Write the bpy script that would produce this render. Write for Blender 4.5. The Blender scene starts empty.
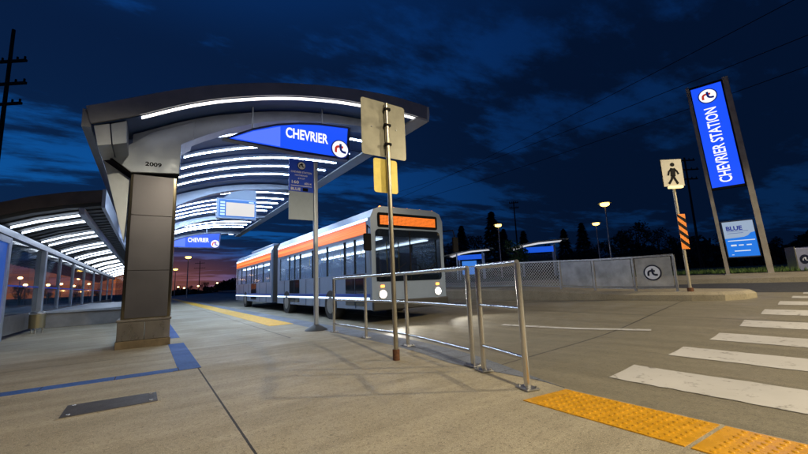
import bpy, bmesh, math, random
from mathutils import Vector, Matrix
random.seed(7)
S = bpy.context.scene
COL = S.collection

# ------------------------------------------------------------------ camera
cam_d = bpy.data.cameras.new("camera"); cam = bpy.data.objects.new("camera", cam_d); COL.objects.link(cam)
cam_d.sensor_width = 36.0; cam_d.lens = 370.0 / 808.0 * 36.0
cam_d.clip_start = 0.05; cam_d.clip_end = 5000
RX = Vector((0.8252, -0.5634, -0.0414)); UP = Vector((-0.0489, -0.1442, 0.9883)); BK = Vector((-0.5627, -0.8135, -0.1477))
BK.normalize(); RX = (RX - BK * RX.dot(BK)).normalized(); UP = BK.cross(RX)
M = Matrix((( RX.x, UP.x, BK.x, 0.0), (RX.y, UP.y, BK.y, 0.0), (RX.z, UP.z, BK.z, 0.95), (0, 0, 0, 1)))
cam.matrix_world = M
S.camera = cam
S.render.engine = 'CYCLES'
S.render.resolution_x = 1024; S.render.resolution_y = 575

# ------------------------------------------------------------------ exposure
S.view_settings.view_transform = 'Standard'; S.view_settings.look = 'None'
S.view_settings.exposure = 0.0; S.view_settings.gamma = 1.0; S.view_settings.use_curve_mapping = False

# ------------------------------------------------------------------ world: dusk sky with an orange afterglow to the north-west and dark clouds
W = bpy.data.worlds.new("World"); S.world = W; W.use_nodes = True
nt = W.node_tree; nt.nodes.clear()
def wn(t, **k):
    n = nt.nodes.new(t)
    for a, b in k.items(): setattr(n, a, b)
    return n
L = nt.links.new
def wmath(op, a, b=None, c=None, clamp=False):
    n = wn('ShaderNodeMath', operation=op); n.use_clamp = clamp
    for i, v in enumerate((a, b, c)):
        if v is None: continue
        if isinstance(v, (int, float)): n.inputs[i].default_value = v
        else: L(v, n.inputs[i])
    return n.outputs[0]
def wmix(f, a, b):
    n = wn('ShaderNodeMix', data_type='RGBA')
    for i, v in ((0, f), (6, a), (7, b)):
        if isinstance(v, (int, float)): n.inputs[i].default_value = v
        elif isinstance(v, tuple): n.inputs[i].default_value = (*v, 1)
        else: L(v, n.inputs[i])
    return n.outputs[2]
def wstep(v, a, b):
    n = wn('ShaderNodeMapRange', interpolation_type='SMOOTHSTEP'); L(v, n.inputs[0])
    n.inputs[1].default_value = a; n.inputs[2].default_value = b
    return n.outputs[0]
tc = wn('ShaderNodeTexCoord'); sep = wn('ShaderNodeSeparateXYZ'); L(tc.outputs['Generated'], sep.inputs[0])
dx, dy, dz = sep.outputs
zen = wstep(dz, 0.0, 0.85)
# towards the afterglow (azimuth just left of +Y)
west = wmath('ADD', wmath('MULTIPLY', dx, -0.35), wmath('MULTIPLY', dy, 0.94))
westf = wstep(west, 0.1, 1.0)
base = wmix(zen, (0.004, 0.058, 0.23), (0.003, 0.042, 0.21))
dark = wmix(zen, (0.0018, 0.017, 0.066), (0.0018, 0.019, 0.095))
clear = wmix(westf, dark, base)
lowblue = wmath('MULTIPLY', wmath('SUBTRACT', 1.0, wstep(dz, 0.18, 0.5)), wstep(west, 0.6, 0.98))
clear = wmix(wmath('MULTIPLY', lowblue, 0.75), clear, (0.003, 0.085, 0.32))
# clouds laid out on a flat deck above
den = wmath('ADD', wmath('MAXIMUM', dz, 0.0), 0.09)
cx = wmath('DIVIDE', dx, den); cy = wmath('DIVIDE', dy, den)
comb = wn('ShaderNodeCombineXYZ'); L(cx, comb.inputs[0]); L(cy, comb.inputs[1]); comb.inputs[2].default_value = 3.7
mp = wn('ShaderNodeMapping'); L(comb.outputs[0], mp.inputs[0]); mp.inputs['Rotation'].default_value = (0, 0, 0.5); mp.inputs['Scale'].default_value = (0.42, 0.85, 1)
no = wn('ShaderNodeTexNoise'); L(mp.outputs[0], no.inputs['Vector']); no.inputs['Scale'].default_value = 1.05
no.inputs['Detail'].default_value = 7; no.inputs['Roughness'].default_value = 0.58; no.inputs['Distortion'].default_value = 0.35
no2 = wn('ShaderNodeTexNoise'); L(mp.outputs[0], no2.inputs['Vector']); no2.inputs['Scale'].default_value = 4.2; no2.inputs['Detail'].default_value = 8; no2.inputs['Roughness'].default_value = 0.65
cl = wmath('ADD', wmath('MULTIPLY', no.outputs[0], 0.68), wmath('MULTIPLY', no2.outputs[0], 0.32))
cl = wmath('ADD', cl, wmath('MULTIPLY', wmath('SUBTRACT', 1.0, wstep(dz, 0.34, 0.60)), 0.055))
cm = wstep(cl, 0.475, 0.56)
cm = wmath('MULTIPLY', cm, wmath('SUBTRACT', 1.0, wstep(dz, 0.50, 0.80)))
ccol = wmix(westf, (0.0010, 0.0045, 0.017), (0.0022, 0.0075, 0.028))
sky = wmix(wmath('MULTIPLY', cm, 0.88), clear, ccol)
# afterglow band low over the horizon
glow = wmath('MULTIPLY', wmath('SUBTRACT', 1.0, wstep(dz, 0.03, 0.14)), wstep(west, 0.80, 0.97))
gcol = wmix(wstep(dz, 0.0, 0.13), (0.36, 0.10, 0.022), (0.060, 0.024, 0.036))
sky = wmix(wmath('MULTIPLY', glow, wmath('SUBTRACT', 1.0, wmath('MULTIPLY', cm, 0.45))), sky, gcol)
ns = wn('ShaderNodeTexSky', sky_type='NISHITA'); ns.sun_disc = False
ns.sun_elevation = math.radians(-6.0); ns.sun_rotation = math.radians(-20.0)
bg1 = wn('ShaderNodeBackground'); L(sky, bg1.inputs[0]); bg1.inputs[1].default_value = 1.0
bg2 = wn('ShaderNodeBackground'); L(ns.outputs[0], bg2.inputs[0]); bg2.inputs[1].default_value = 0.05
ad = wn('ShaderNodeAddShader'); L(bg1.outputs[0], ad.inputs[0]); L(bg2.outputs[0], ad.inputs[1])
wo = wn('ShaderNodeOutputWorld'); L(ad.outputs[0], wo.inputs[0])

# ------------------------------------------------------------------ materials
MATS = {}
def mat(name, col, rough=0.6, metal=0.0, var=0.0, vscale=4.0, bump=0.0, bscale=60.0, stretch=None, emit=None, es=0.0, col2=None, trans=0.0, alpha=1.0, spec=None, rvar=0.0):
    if name in MATS: return MATS[name]
    m = bpy.data.materials.new(name); m.use_nodes = True
    n = m.node_tree; b = n.nodes['Principled BSDF']; lk = n.links.new
    b.inputs['Base Color'].default_value = (*col, 1); b.inputs['Roughness'].default_value = rough; b.inputs['Metallic'].default_value = metal
    if trans: b.inputs['Transmission Weight'].default_value = trans
    if alpha < 1: b.inputs['Alpha'].default_value = alpha
    if spec is not None: b.inputs['Specular IOR Level'].default_value = spec
    if emit: b.inputs['Emission Color'].default_value = (*emit, 1); b.inputs['Emission Strength'].default_value = es
    if var or bump or rvar:
        t = n.nodes.new('ShaderNodeTexCoord'); mp = n.nodes.new('ShaderNodeMapping'); lk(t.outputs['Object'], mp.inputs[0])
        if stretch: mp.inputs['Scale'].default_value = stretch
    if var or rvar:
        no = n.nodes.new('ShaderNodeTexNoise'); lk(mp.outputs[0], no.inputs['Vector']); no.inputs['Scale'].default_value = vscale; no.inputs['Detail'].default_value = 6; no.inputs['Roughness'].default_value = 0.62
        mr = n.nodes.new('ShaderNodeMapRange'); lk(no.outputs[0], mr.inputs[0]); mr.inputs[1].default_value = 0.3; mr.inputs[2].default_value = 0.7
        if var:
            mx = n.nodes.new('ShaderNodeMix'); mx.data_type = 'RGBA'; lk(mr.outputs[0], mx.inputs[0])
            c2 = col2 or tuple(min(1, c * (1 + var)) for c in col)
            c1 = tuple(c * (1 - var) for c in col) if not col2 else col
            mx.inputs[6].default_value = (*c1, 1); mx.inputs[7].default_value = (*c2, 1); lk(mx.outputs[2], b.inputs['Base Color'])
        if rvar:
            m2 = n.nodes.new('ShaderNodeMapRange'); lk(no.outputs[0], m2.inputs[0]); m2.inputs[1].default_value = 0.3; m2.inputs[2].default_value = 0.7
            m2.inputs[3].default_value = max(0.05, rough - rvar); m2.inputs[4].default_value = min(1, rough + rvar); lk(m2.outputs[0], b.inputs['Roughness'])
    if bump:
        nb = n.nodes.new('ShaderNodeTexNoise'); lk(mp.outputs[0], nb.inputs['Vector']); nb.inputs['Scale'].default_value = bscale; nb.inputs['Detail'].default_value = 4
        bp = n.nodes.new('ShaderNodeBump'); lk(nb.outputs[0], bp.inputs['Height']); bp.inputs['Strength'].default_value = bump; bp.inputs['Distance'].default_value = 0.02
        lk(bp.outputs[0], b.inputs['Normal'])
    MATS[name] = m
    return m

def concrete(name, c1, c2, lines_x=(), lines_y=(), streak=(0.5, 3.0, 1.0), rough=0.75, speck=0.75, lw=0.006, slant=()):
    """concrete: brushed streaks, stains, speckle and sawn joints; lines_x = (x0, ymin, ymax), lines_y = (y0, xmin, xmax)"""
    m = bpy.data.materials.new(name); m.use_nodes = True; n = m.node_tree; b = n.nodes['Principled BSDF']; lk = n.links.new
    t = n.nodes.new('ShaderNodeTexCoord')
    def noise(sc, det, scale=(1, 1, 1), rg=0.6, dist=0):
        mp = n.nodes.new('ShaderNodeMapping'); lk(t.outputs['Object'], mp.inputs[0]); mp.inputs['Scale'].default_value = scale
        no = n.nodes.new('ShaderNodeTexNoise'); lk(mp.outputs[0], no.inputs['Vector']); no.inputs['Scale'].default_value = sc; no.inputs['Detail'].default_value = det; no.inputs['Roughness'].default_value = rg; no.inputs['Distortion'].default_value = dist
        return no.outputs[0]
    def mth(op, a, b2=None, clamp=False):
        x = n.nodes.new('ShaderNodeMath'); x.operation = op; x.use_clamp = clamp
        for i, v in enumerate((a, b2)):
            if v is None: continue
            if isinstance(v, (int, float)): x.inputs[i].default_value = v
            else: lk(v, x.inputs[i])
        return x.outputs[0]
    def rng(v, a, b2, c=0, d=1):
        x = n.nodes.new('ShaderNodeMapRange'); lk(v, x.inputs[0]); x.inputs[1].default_value = a; x.inputs[2].default_value = b2; x.inputs[3].default_value = c; x.inputs[4].default_value = d
        return x.outputs[0]
    def mix(f, a, b2):
        x = n.nodes.new('ShaderNodeMix'); x.data_type = 'RGBA'
        if isinstance(f, float): x.inputs[0].default_value = f
        else: lk(f, x.inputs[0])
        for i, v in ((6, a), (7, b2)):
            if isinstance(v, tuple): x.inputs[i].default_value = (*v, 1)
            else: lk(v, x.inputs[i])
        return x.outputs[2]
    s1 = rng(noise(1.2, 6, streak), 0.32, 0.68); s2 = rng(noise(0.55, 5, dist=0.6), 0.35, 0.7); sp = noise(38, 5, rg=0.85); sp2 = noise(130, 4, rg=0.85); sp3 = noise(7, 8, rg=0.8)
    col = mix(s1, c1, c2)
    dk = tuple(c * 0.55 for c in c1)
    col = mix(mth('MULTIPLY', s2, 0.45), col, dk)
    col = mix(mth('MULTIPLY', rng(sp, 0.53, 0.61), speck), col, tuple(c * 0.35 for c in c1))
    col = mix(mth('MULTIPLY', rng(sp2, 0.54, 0.62), speck), col, tuple(min(1, c * 1.7) for c in c2))
    col = mix(mth('MULTIPLY', rng(sp3, 0.50, 0.66), 0.35), col, tuple(c * 0.6 for c in c1))
    vo = n.nodes.new('ShaderNodeTexVoronoi'); lk(t.outputs['Object'], vo.inputs['Vector']); vo.inputs['Scale'].default_value = 2.6
    spot = mth('LESS_THAN', mth('ADD', vo.outputs['Distance'], mth('MULTIPLY', sp, 0.05)), 0.062)
    col = mix(mth('MULTIPLY', spot, 0.55), col, tuple(c * 0.4 for c in c1))
    sx = n.nodes.new('ShaderNodeSeparateXYZ'); lk(t.outputs['Object'], sx.inputs[0])
    mask = None
    wob = mth('MULTIPLY', mth('SUBTRACT', noise(14, 3), 0.5), 0.006)
    def line(a, a0, b_, lo, hi):
        d = mth('ABSOLUTE', mth('ADD', mth('SUBTRACT', a, a0), wob)); r = mth('LESS_THAN', d, lw)
        r = mth('MULTIPLY', r, mth('GREATER_THAN', b_, lo)); return mth('MULTIPLY', r, mth('LESS_THAN', b_, hi))
    for (x0, lo, hi) in lines_x:
        l = line(sx.outputs[0], x0, sx.outputs[1], lo, hi); mask = l if mask is None else mth('MAXIMUM', mask, l)
    for (y0, lo, hi) in lines_y:
        l = line(sx.outputs[1], y0, sx.outputs[0], lo, hi); mask = l if mask is None else mth('MAXIMUM', mask, l)
    for (y0, k, lo, hi) in slant:
        yy = mth('SUBTRACT', sx.outputs[1], mth('MULTIPLY', sx.outputs[0], k)); l = line(yy, y0, sx.outputs[0], lo, hi); mask = l if mask is None else mth('MAXIMUM', mask, l)
    h = mth('ADD', mth('MULTIPLY', sp, 0.5), mth('MULTIPLY', noise(40, 4, streak), 0.6))
    if mask is not None:
        col = mix(mask, col, (0.02, 0.018, 0.016)); h = mth('SUBTRACT', h, mth('MULTIPLY', mask, 1.5))
    lk(col, b.inputs['Base Color'])
    lk(rng(s2, 0, 1, rough - 0.16, rough + 0.12), b.inputs['Roughness'])
    bp = n.nodes.new('ShaderNodeBump'); lk(h, bp.inputs['Height']); bp.inputs['Strength'].default_value = 0.8; bp.inputs['Distance'].default_value = 0.012; lk(bp.outputs[0], b.inputs['Normal'])
    MATS[name] = m
    return m

def emis(name, col, s):
    if name in MATS: return MATS[name]
    m = bpy.data.materials.new(name); m.use_nodes = True; n = m.node_tree; b = n.nodes['Principled BSDF']
    b.inputs['Base Color'].default_value = (*[min(1, c) * 0.08 for c in col], 1); b.inputs['Emission Color'].default_value = (*col, 1); b.inputs['Emission Strength'].default_value = s
    b.inputs['Roughness'].default_value = 0.4
    MATS[name] = m
    return m

stainless = mat('stainless_steel', (0.60, 0.59, 0.57), 0.24, 0.9, 0.03, 5)
galv = mat('galvanised_steel', (0.42, 0.42, 0.42), 0.42, 0.9, 0.18, 14, rvar=0.12)
alu = mat('painted_aluminium', (0.32, 0.37, 0.47), 0.38, 0.7, 0.12, 3, rvar=0.1, bump=0.02, bscale=8)
alu_light = mat('light_aluminium', (0.42, 0.47, 0.56), 0.38, 0.6, 0.1, 3)
fascia_m = mat('fascia_metal', (0.24, 0.255, 0.285), 0.36, 0.7, 0.15, 2)
soffit_m = mat('soffit_panel', (0.03, 0.075, 0.22), 0.42, 0.25, 0.2, 0.8, stretch=(0.4, 5.0, 1))
darkpanel = mat('dark_column_panel', (0.085, 0.085, 0.105), 0.32, 0.8, 0.06, 2.2, rvar=0.03, bump=0.015, bscale=60)
darktrim = mat('dark_polished_trim', (0.10, 0.09, 0.07), 0.14, 0.9)
bronze = mat('bronze_plinth', (0.16, 0.15, 0.145), 0.32, 0.8, 0.14, 5, stretch=(1, 1, 0.4), rvar=0.12)
blackrub = mat('black_rubber', (0.02, 0.02, 0.022), 0.55, bump=0.1)
whitep = mat('white_paint_metal', (0.75, 0.76, 0.78), 0.35, 0.0, 0.05, 3)
blackp = mat('black_paint', (0.006, 0.006, 0.008), 0.75, spec=0.15)
signback = mat('sign_back_metal', (0.32, 0.31, 0.25), 0.42, 0.45, 0.10, 9, rvar=0.1)
yellow_sign = mat('yellow_sign_back', (0.62, 0.50, 0.13), 0.45, 0.3, 0.10, 9)
strip_e = emis('light_strip_glow', (0.62, 0.79, 1.0), 50.0)
strip_warm = emis('front_strip_glow', (1.0, 0.93, 0.86), 2.6)
strip_side = emis('shelter_strip_glow', (0.74, 0.85, 1.0), 5.0)
sign_blue = emis('backlit_blue', (0.012, 0.085, 0.95), 1.05)
sign_blue_pale = emis('backlit_pale_blue', (0.10, 0.20, 0.95), 1.05)
sign_white = emis('backlit_white', (1, 1, 1), 1.05)
logo_red = mat('logo_red', (0.6, 0.03, 0.02), 0.5, emit=(0.75, 0.05, 0.03), es=0.55)
logo_blue = mat('logo_blue', (0.01, 0.03, 0.3), 0.5, emit=(0.01, 0.03, 0.35), es=0.3)
flag_blue = mat('flag_blue', (0.015, 0.09, 0.80), 0.45, 0.0)
flag_white = mat('flag_white', (0.92, 0.95, 1.0), 0.5)
asphalt = mat('asphalt', (0.045, 0.045, 0.047), 0.8, 0, 0.3, 8, bump=0.3, bscale=180)
grass_m = mat('grass', (0.035, 0.062, 0.016), 0.9, 0, 0.5, 6, bump=0.5, bscale=40)
leaf_d = mat('dark_foliage', (0.022, 0.034, 0.016), 0.8, 0, 0.4, 1.5)
leaf_g = mat('green_foliage', (0.06, 0.11, 0.02), 0.7, 0, 0.4, 3)
bark = mat('bark', (0.06, 0.045, 0.032), 0.9, 0, 0.3, 10)
wood_d = mat('creosote_wood', (0.022, 0.017, 0.014), 0.9, 0, 0.3, 8, stretch=(1, 1, 0.2))
tact_y = mat('tactile_yellow', (0.62, 0.31, 0.012), 0.27, 0, 0.16, 9, rvar=0.14, bump=0.05, bscale=200)
strip_y = mat('yellow_strip', (0.72, 0.42, 0.03), 0.5, 0, 0.2, 12)
glass = mat('clear_glass', (0.03, 0.06, 0.09), 0.03, 0, alpha=0.35, spec=0.8)
tint_glass = mat('dark_glass', (0.01, 0.012, 0.016), 0.06, 0.0, spec=0.9)

plat_m = concrete('platform_concrete', (0.27, 0.235, 0.165), (0.45, 0.395, 0.285), lines_x=((0.565, -12, 5.47), (2.27, 7.19, 70)), lines_y=((7.19, -40, 2.27), (14.4, 0.6, 2.27), (21.6, 0.6, 2.27)), streak=(0.35, 3.2, 1), lw=0.008)
road_m = concrete('road_concrete', (0.17, 0.152, 0.108), (0.26, 0.232, 0.165), streak=(3.0, 0.25, 1), speck=0.6, lines_x=((8.6, -30, 60),), slant=((2.73, 0.105, 3.4, 12.5), (10.2, 0.08, 3.7, 12.5), (17.4, 0.08, 3.7, 12.5)), lw=0.012, rough=0.62)
kerb_m = concrete('kerb_concrete', (0.27, 0.235, 0.165), (0.36, 0.315, 0.225), streak=(2, 2, 1))
paver_m = concrete('paver_bluegrey', (0.13, 0.15, 0.19), (0.19, 0.21, 0.26), streak=(2, 2, 1), lines_y=tuple((1.9 + 0.42 * i, 2.9, 4) for i in range(16)), lw=0.005)
blue_m = concrete('blue_paver', (0.025, 0.085, 0.30), (0.04, 0.12, 0.40), streak=(3, 3, 1), rough=0.8, lines_y=tuple((5.46 + 1.72 * i, 0.3, 0.7) for i in range(12)), lines_x=tuple((0.36 - 0.62 * i, 5.4, 5.7) for i in range(14)), lw=0.005)

def worn_paint():
    m = bpy.data.materials.new('worn_white_paint'); m.use_nodes = True; n = m.node_tree; b = n.nodes['Principled BSDF']; lk = n.links.new
    t = n.nodes.new('ShaderNodeTexCoord')
    a = n.nodes.new('ShaderNodeTexNoise'); lk(t.outputs['Object'], a.inputs['Vector']); a.inputs['Scale'].default_value = 5.5; a.inputs['Detail'].default_value = 9; a.inputs['Roughness'].default_value = 0.74
    c = n.nodes.new('ShaderNodeTexNoise'); lk(t.outputs['Object'], c.inputs['Vector']); c.inputs['Scale'].default_value = 1.1; c.inputs['Detail'].default_value = 5
    mr = n.nodes.new('ShaderNodeMapRange'); lk(a.outputs[0], mr.inputs[0]); mr.inputs[1].default_value = 0.565; mr.inputs[2].default_value = 0.65
    mc = n.nodes.new('ShaderNodeMix'); mc.data_type = 'RGBA'; lk(c.outputs[0], mc.inputs[0]); mc.inputs[6].default_value = (0.36, 0.35, 0.33, 1); mc.inputs[7].default_value = (0.62, 0.60, 0.57, 1)
    mx = n.nodes.new('ShaderNodeMix'); mx.data_type = 'RGBA'; lk(mr.outputs[0], mx.inputs[0]); lk(mc.outputs[2], mx.inputs[6]); mx.inputs[7].default_value = (0.17, 0.155, 0.135, 1)
    lk(mx.outputs[2], b.inputs['Base Color']); b.inputs['Roughness'].default_value = 0.6
    bp = n.nodes.new('ShaderNodeBump'); lk(a.outputs[0], bp.inputs['Height']); bp.inputs['Strength'].default_value = 0.3; bp.inputs['Distance'].default_value = 0.01; lk(bp.outputs[0], b.inputs['Normal'])
    return m
paint = worn_paint()

# ------------------------------------------------------------------ mesh helpers
class MB:
    def __init__(s): s.v = []; s.f = []; s.mi = []; s.cur = 0; s.ch = []
    def add(s, vs, fs):
        vs = [tuple(v) for v in vs]; s.ch.append((vs, fs)); o = len(s.v); s.v += [tuple(v) for v in vs]
        for f in fs: s.f.append([i + o for i in f]); s.mi.append(s.cur)
        return s
    def box(s, x0, x1, y0, y1, z0, z1):
        vs = [(x, y, z) for z in (z0, z1) for y in (y0, y1) for x in (x0, x1)]
        return s.add(vs, [(0, 2, 3, 1), (4, 5, 7, 6), (0, 1, 5, 4), (2, 6, 7, 3), (0, 4, 6, 2), (1, 3, 7, 5)])
    def bar(s, a, b, w, h, up=(0, 0, 1)):
        a = Vector(a); b = Vector(b); d = (b - a).normalized(); u = Vector(up)
        if abs(d.dot(u)) > 0.99: u = Vector((0, 1, 0))
        r = d.cross(u).normalized(); u = r.cross(d)
        vs = [p + r * (i * w / 2) + u * (j * h / 2) for p in (a, b) for i, j in ((-1, -1), (1, -1), (1, 1), (-1, 1))]
        return s.add(vs, [(0, 1, 2, 3), (7, 6, 5, 4), (0, 4, 5, 1), (1, 5, 6, 2), (2, 6, 7, 3), (3, 7, 4, 0)])
    def tube(s, pts, r, n=12, caps=True):
        pts = [Vector(p) for p in pts]; rs = r if isinstance(r, (list, tuple)) else [r] * len(pts)
        o = []; ref = None
        for i, p in enumerate(pts):
            d = (pts[min(i + 1, len(pts) - 1)] - pts[max(i - 1, 0)]).normalized()
            if ref is None: ref = Vector((0, 0, 1)) if abs(d.z) < 0.9 else Vector((0, 1, 0))
            a = d.cross(ref).normalized(); b = a.cross(d); ref = b
            o += [p + (a * math.cos(2 * math.pi * k / n) + b * math.sin(2 * math.pi * k / n)) * rs[i] for k in range(n)]
        fs = [(i * n + k, i * n + (k + 1) % n, (i + 1) * n + (k + 1) % n, (i + 1) * n + k) for i in range(len(pts) - 1) for k in range(n)]
        if caps: fs += [tuple(range(n))[::-1], tuple((len(pts) - 1) * n + k for k in range(n))]
        return s.add(o, fs)
    def each(s, name, m, parent=None, **k):
        for vs, fs in s.ch:
            q = MB(); q.add(vs, fs); q.build(name, m, parent, **k)
    def cyl(s, c, r, h, n=16, r2=None):
        return s.tube([c, (c[0], c[1], c[2] + h)], [r, r if r2 is None else r2], n)
    def prism(s, poly, a, b, axis='y'):
        """poly in (x,z) extruded from y=a to y=b; axis 'x': poly (y,z); axis 'z': poly (x,y)"""
        f = {'y': lambda p, t: (p[0], t, p[1]), 'x': lambda p, t: (t, p[0], p[1]), 'z': lambda p, t: (p[0], p[1], t)}[axis]
        n = len(poly); vs = [f(p, a) for p in poly] + [f(p, b) for p in poly]
        return s.add(vs, [tuple(range(n)), tuple(range(2 * n - 1, n - 1, -1))] + [(i, i + n, (i + 1) % n + n, (i + 1) % n) for i in range(n)])
    def sphere(s, c, r, n=12, m=8, sz=1.0):
        vs = [(c[0], c[1], c[2] - r * sz)]
        for i in range(1, m):
            t = math.pi * i / m
            vs += [(c[0] + r * math.sin(t) * math.cos(2 * math.pi * k / n), c[1] + r * math.sin(t) * math.sin(2 * math.pi * k / n), c[2] - r * sz * math.cos(t)) for k in range(n)]
        vs.append((c[0], c[1], c[2] + r * sz)); L_ = len(vs) - 1
        fs = [(0, 1 + (k + 1) % n, 1 + k) for k in range(n)]
        fs += [(1 + i * n + k, 1 + i * n + (k + 1) % n, 1 + (i + 1) * n + (k + 1) % n, 1 + (i + 1) * n + k) for i in range(m - 2) for k in range(n)]
        fs += [(1 + (m - 2) * n + k, 1 + (m - 2) * n + (k + 1) % n, L_) for k in range(n)]
        return s.add(vs, fs)
    def build(s, name, m, parent=None, bevel=0.0, smooth=False, label=None):
        me = bpy.data.meshes.new(name)
        off = Vector((0, 0, 0)); p = parent
        while p is not None: off += p.location; p = p.parent
        me.from_pydata([tuple(Vector(v) - off) for v in s.v], [], s.f)
        ms = m if isinstance(m, (list, tuple)) else [m]
        for x in ms: me.materials.append(x)
        for poly, i in zip(me.polygons, s.mi): poly.material_index = i
        bm = bmesh.new(); bm.from_mesh(me); bmesh.ops.recalc_face_normals(bm, faces=bm.faces)
        if bevel:
            es = [e for e in bm.edges if len(e.link_faces) == 2 and e.calc_face_angle(0) > 0.6]
            bmesh.ops.bevel(bm, geom=es, offset=bevel, segments=2, affect='EDGES', clamp_overlap=True, profile=0.5)
        bm.to_mesh(me); bm.free()
        if smooth:
            for q in me.polygons: q.use_smooth = True
            try: me.set_sharp_from_angle(angle=math.radians(38))
            except Exception: pass
        o = bpy.data.objects.new(name, me); COL.objects.link(o)
        if parent is not None: o.parent = parent
        if label: o['label'] = label
        return o

def tag(o, label, cat, group=None, kind=None):
    if label: o['label'] = label
    if cat: o['category'] = cat
    if group: o['group'] = group
    if kind: o['kind'] = kind
    return o
def thing(name, loc, label, cat, group=None):
    o = bpy.data.objects.new(name, None); COL.objects.link(o); o.location = loc; o.empty_display_size = 0.2
    return tag(o, label, cat, group)
def struct(name, mb, m, **k):
    o = mb.build(name, m, **k); o['kind'] = 'structure'; return o
def kids(o): return [c for c in bpy.data.objects if c.parent == o]
def copy_tree(o, parent=None):
    c = o.copy(); COL.objects.link(c)
    if parent is not None: c.parent = parent
    for ch in kids(o): copy_tree(ch, c)
    return c
def clone(o, loc, label, rz=0, scale=None):
    c = copy_tree(o); c.location = loc; c.rotation_euler = (0, 0, rz)
    if scale: c.scale = scale
    c['label'] = label; return c

def bez_text(txt, bold=0.0):
    cu = bpy.data.curves.new('t', 'FONT'); cu.body = txt; cu.size = 1; cu.offset = bold; cu.resolution_u = 3
    ob = bpy.data.objects.new('t', cu); COL.objects.link(ob)
    dg = bpy.context.evaluated_depsgraph_get(); me = bpy.data.meshes.new_from_object(ob.evaluated_get(dg))
    vs = [v.co.copy() for v in me.vertices]; fs = [tuple(p.vertices) for p in me.polygons]
    bpy.data.objects.remove(ob); bpy.data.curves.remove(cu); bpy.data.meshes.remove(me)
    return vs, fs
def text(mb, txt, o, U, V, w, h, bold=0.012, lift=0.0):
    """letters fitted in the rectangle at o spanned by unit vectors U, V with size w x h"""
    vs, fs = bez_text(txt, bold)
    x0 = min(v.x for v in vs); x1 = max(v.x for v in vs); y0 = min(v.y for v in vs); y1 = max(v.y for v in vs)
    U = Vector(U); V = Vector(V); o = Vector(o); N = U.cross(V).normalized()
    mb.add([o + U * ((v.x - x0) / (x1 - x0) * w) + V * ((v.y - y0) / (y1 - y0) * h) + N * lift for v in vs], fs)
    return mb
def ribbon(mb, pts, w, o, U, V, sc, t=0.004):
    U = Vector(U); V = Vector(V); o = Vector(o); N = U.cross(V).normalized()
    P = [Vector((p[0], p[1])) for p in pts]; l = []; r = []
    for i, p in enumerate(P):
        d = (P[min(i + 1, len(P) - 1)] - P[max(i - 1, 0)]).normalized(); n = Vector((-d.y, d.x)) * w / 2
        l.append(p + n); r.append(p - n)
    poly = l + r[::-1]; n = len(l)
    f = lambda q, k: o + U * q.x * sc + V * q.y * sc + N * k
    vs = [f(q, 0) for q in poly] + [f(q, t) for q in poly]; m = len(poly)
    fs = []
    for i in range(n - 1):
        a, b, c, d = i, i + 1, m - 2 - i, m - 1 - i
        fs += [(a, b, c, d), (a + m, d + m, c + m, b + m)]
    fs += [(i, i + m, (i + 1) % m + m, (i + 1) % m) for i in range(m)]
    mb.add(vs, fs)
R_PTS = [(-0.50, -0.42), (-0.50, -0.12), (-0.47, 0.08), (-0.36, 0.20), (-0.20, 0.25), (0.10, 0.25), (0.32, 0.20)]
T_PTS = [(0.02, 0.55), (0.02, 0.12), (0.06, -0.10), (0.18, -0.25), (0.38, -0.31), (0.62, -0.31)]
def disc(mb, o, U, V, r, t, n=28):
    U = Vector(U); V = Vector(V); o = Vector(o); N = U.cross(V).normalized()
    vs = [o + (U * math.cos(2 * math.pi * k / n) + V * math.sin(2 * math.pi * k / n)) * r + N * q for q in (0, t) for k in range(n)]
    mb.add(vs, [tuple(range(n)), tuple(range(2 * n - 1, n - 1, -1))] + [(k, k + n, (k + 1) % n + n, (k + 1) % n) for k in range(n)])
def logo(parent, o, U, V, r, face, cr, cb, rim):
    o = Vector(o); N = Vector(U).cross(Vector(V)).normalized()
    b = MB(); disc(b, o, U, V, r, 0.012); rimo = b.build('logo_disc', rim, parent)
    b = MB(); disc(b, o + N * 0.012, U, V, r * 0.88, 0.006); b.build('logo_face', face, parent)
    b = MB(); ribbon(b, R_PTS, 0.25, o + N * 0.020, U, V, r, 0.004); b.build('logo_letter', cr, parent)
    b = MB(); ribbon(b, T_PTS, 0.25, o + N * 0.026, U, V, r, 0.004); b.build('logo_letter', cb, parent)

def sm(a, b, x):
    t = max(0.0, min(1.0, (x - a) / (b - a))); return t * t * (3 - 2 * t)
def road_z(x, y):
    return (-0.012 - 0.10 * sm(2.3, 4.5, y) * (1 - sm(5, 9, x)) + sm(6, 13, x) * (0.25 - 0.1 * sm(5, 9, y)) + sm(13, 16.5, x) * 0.2)

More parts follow.
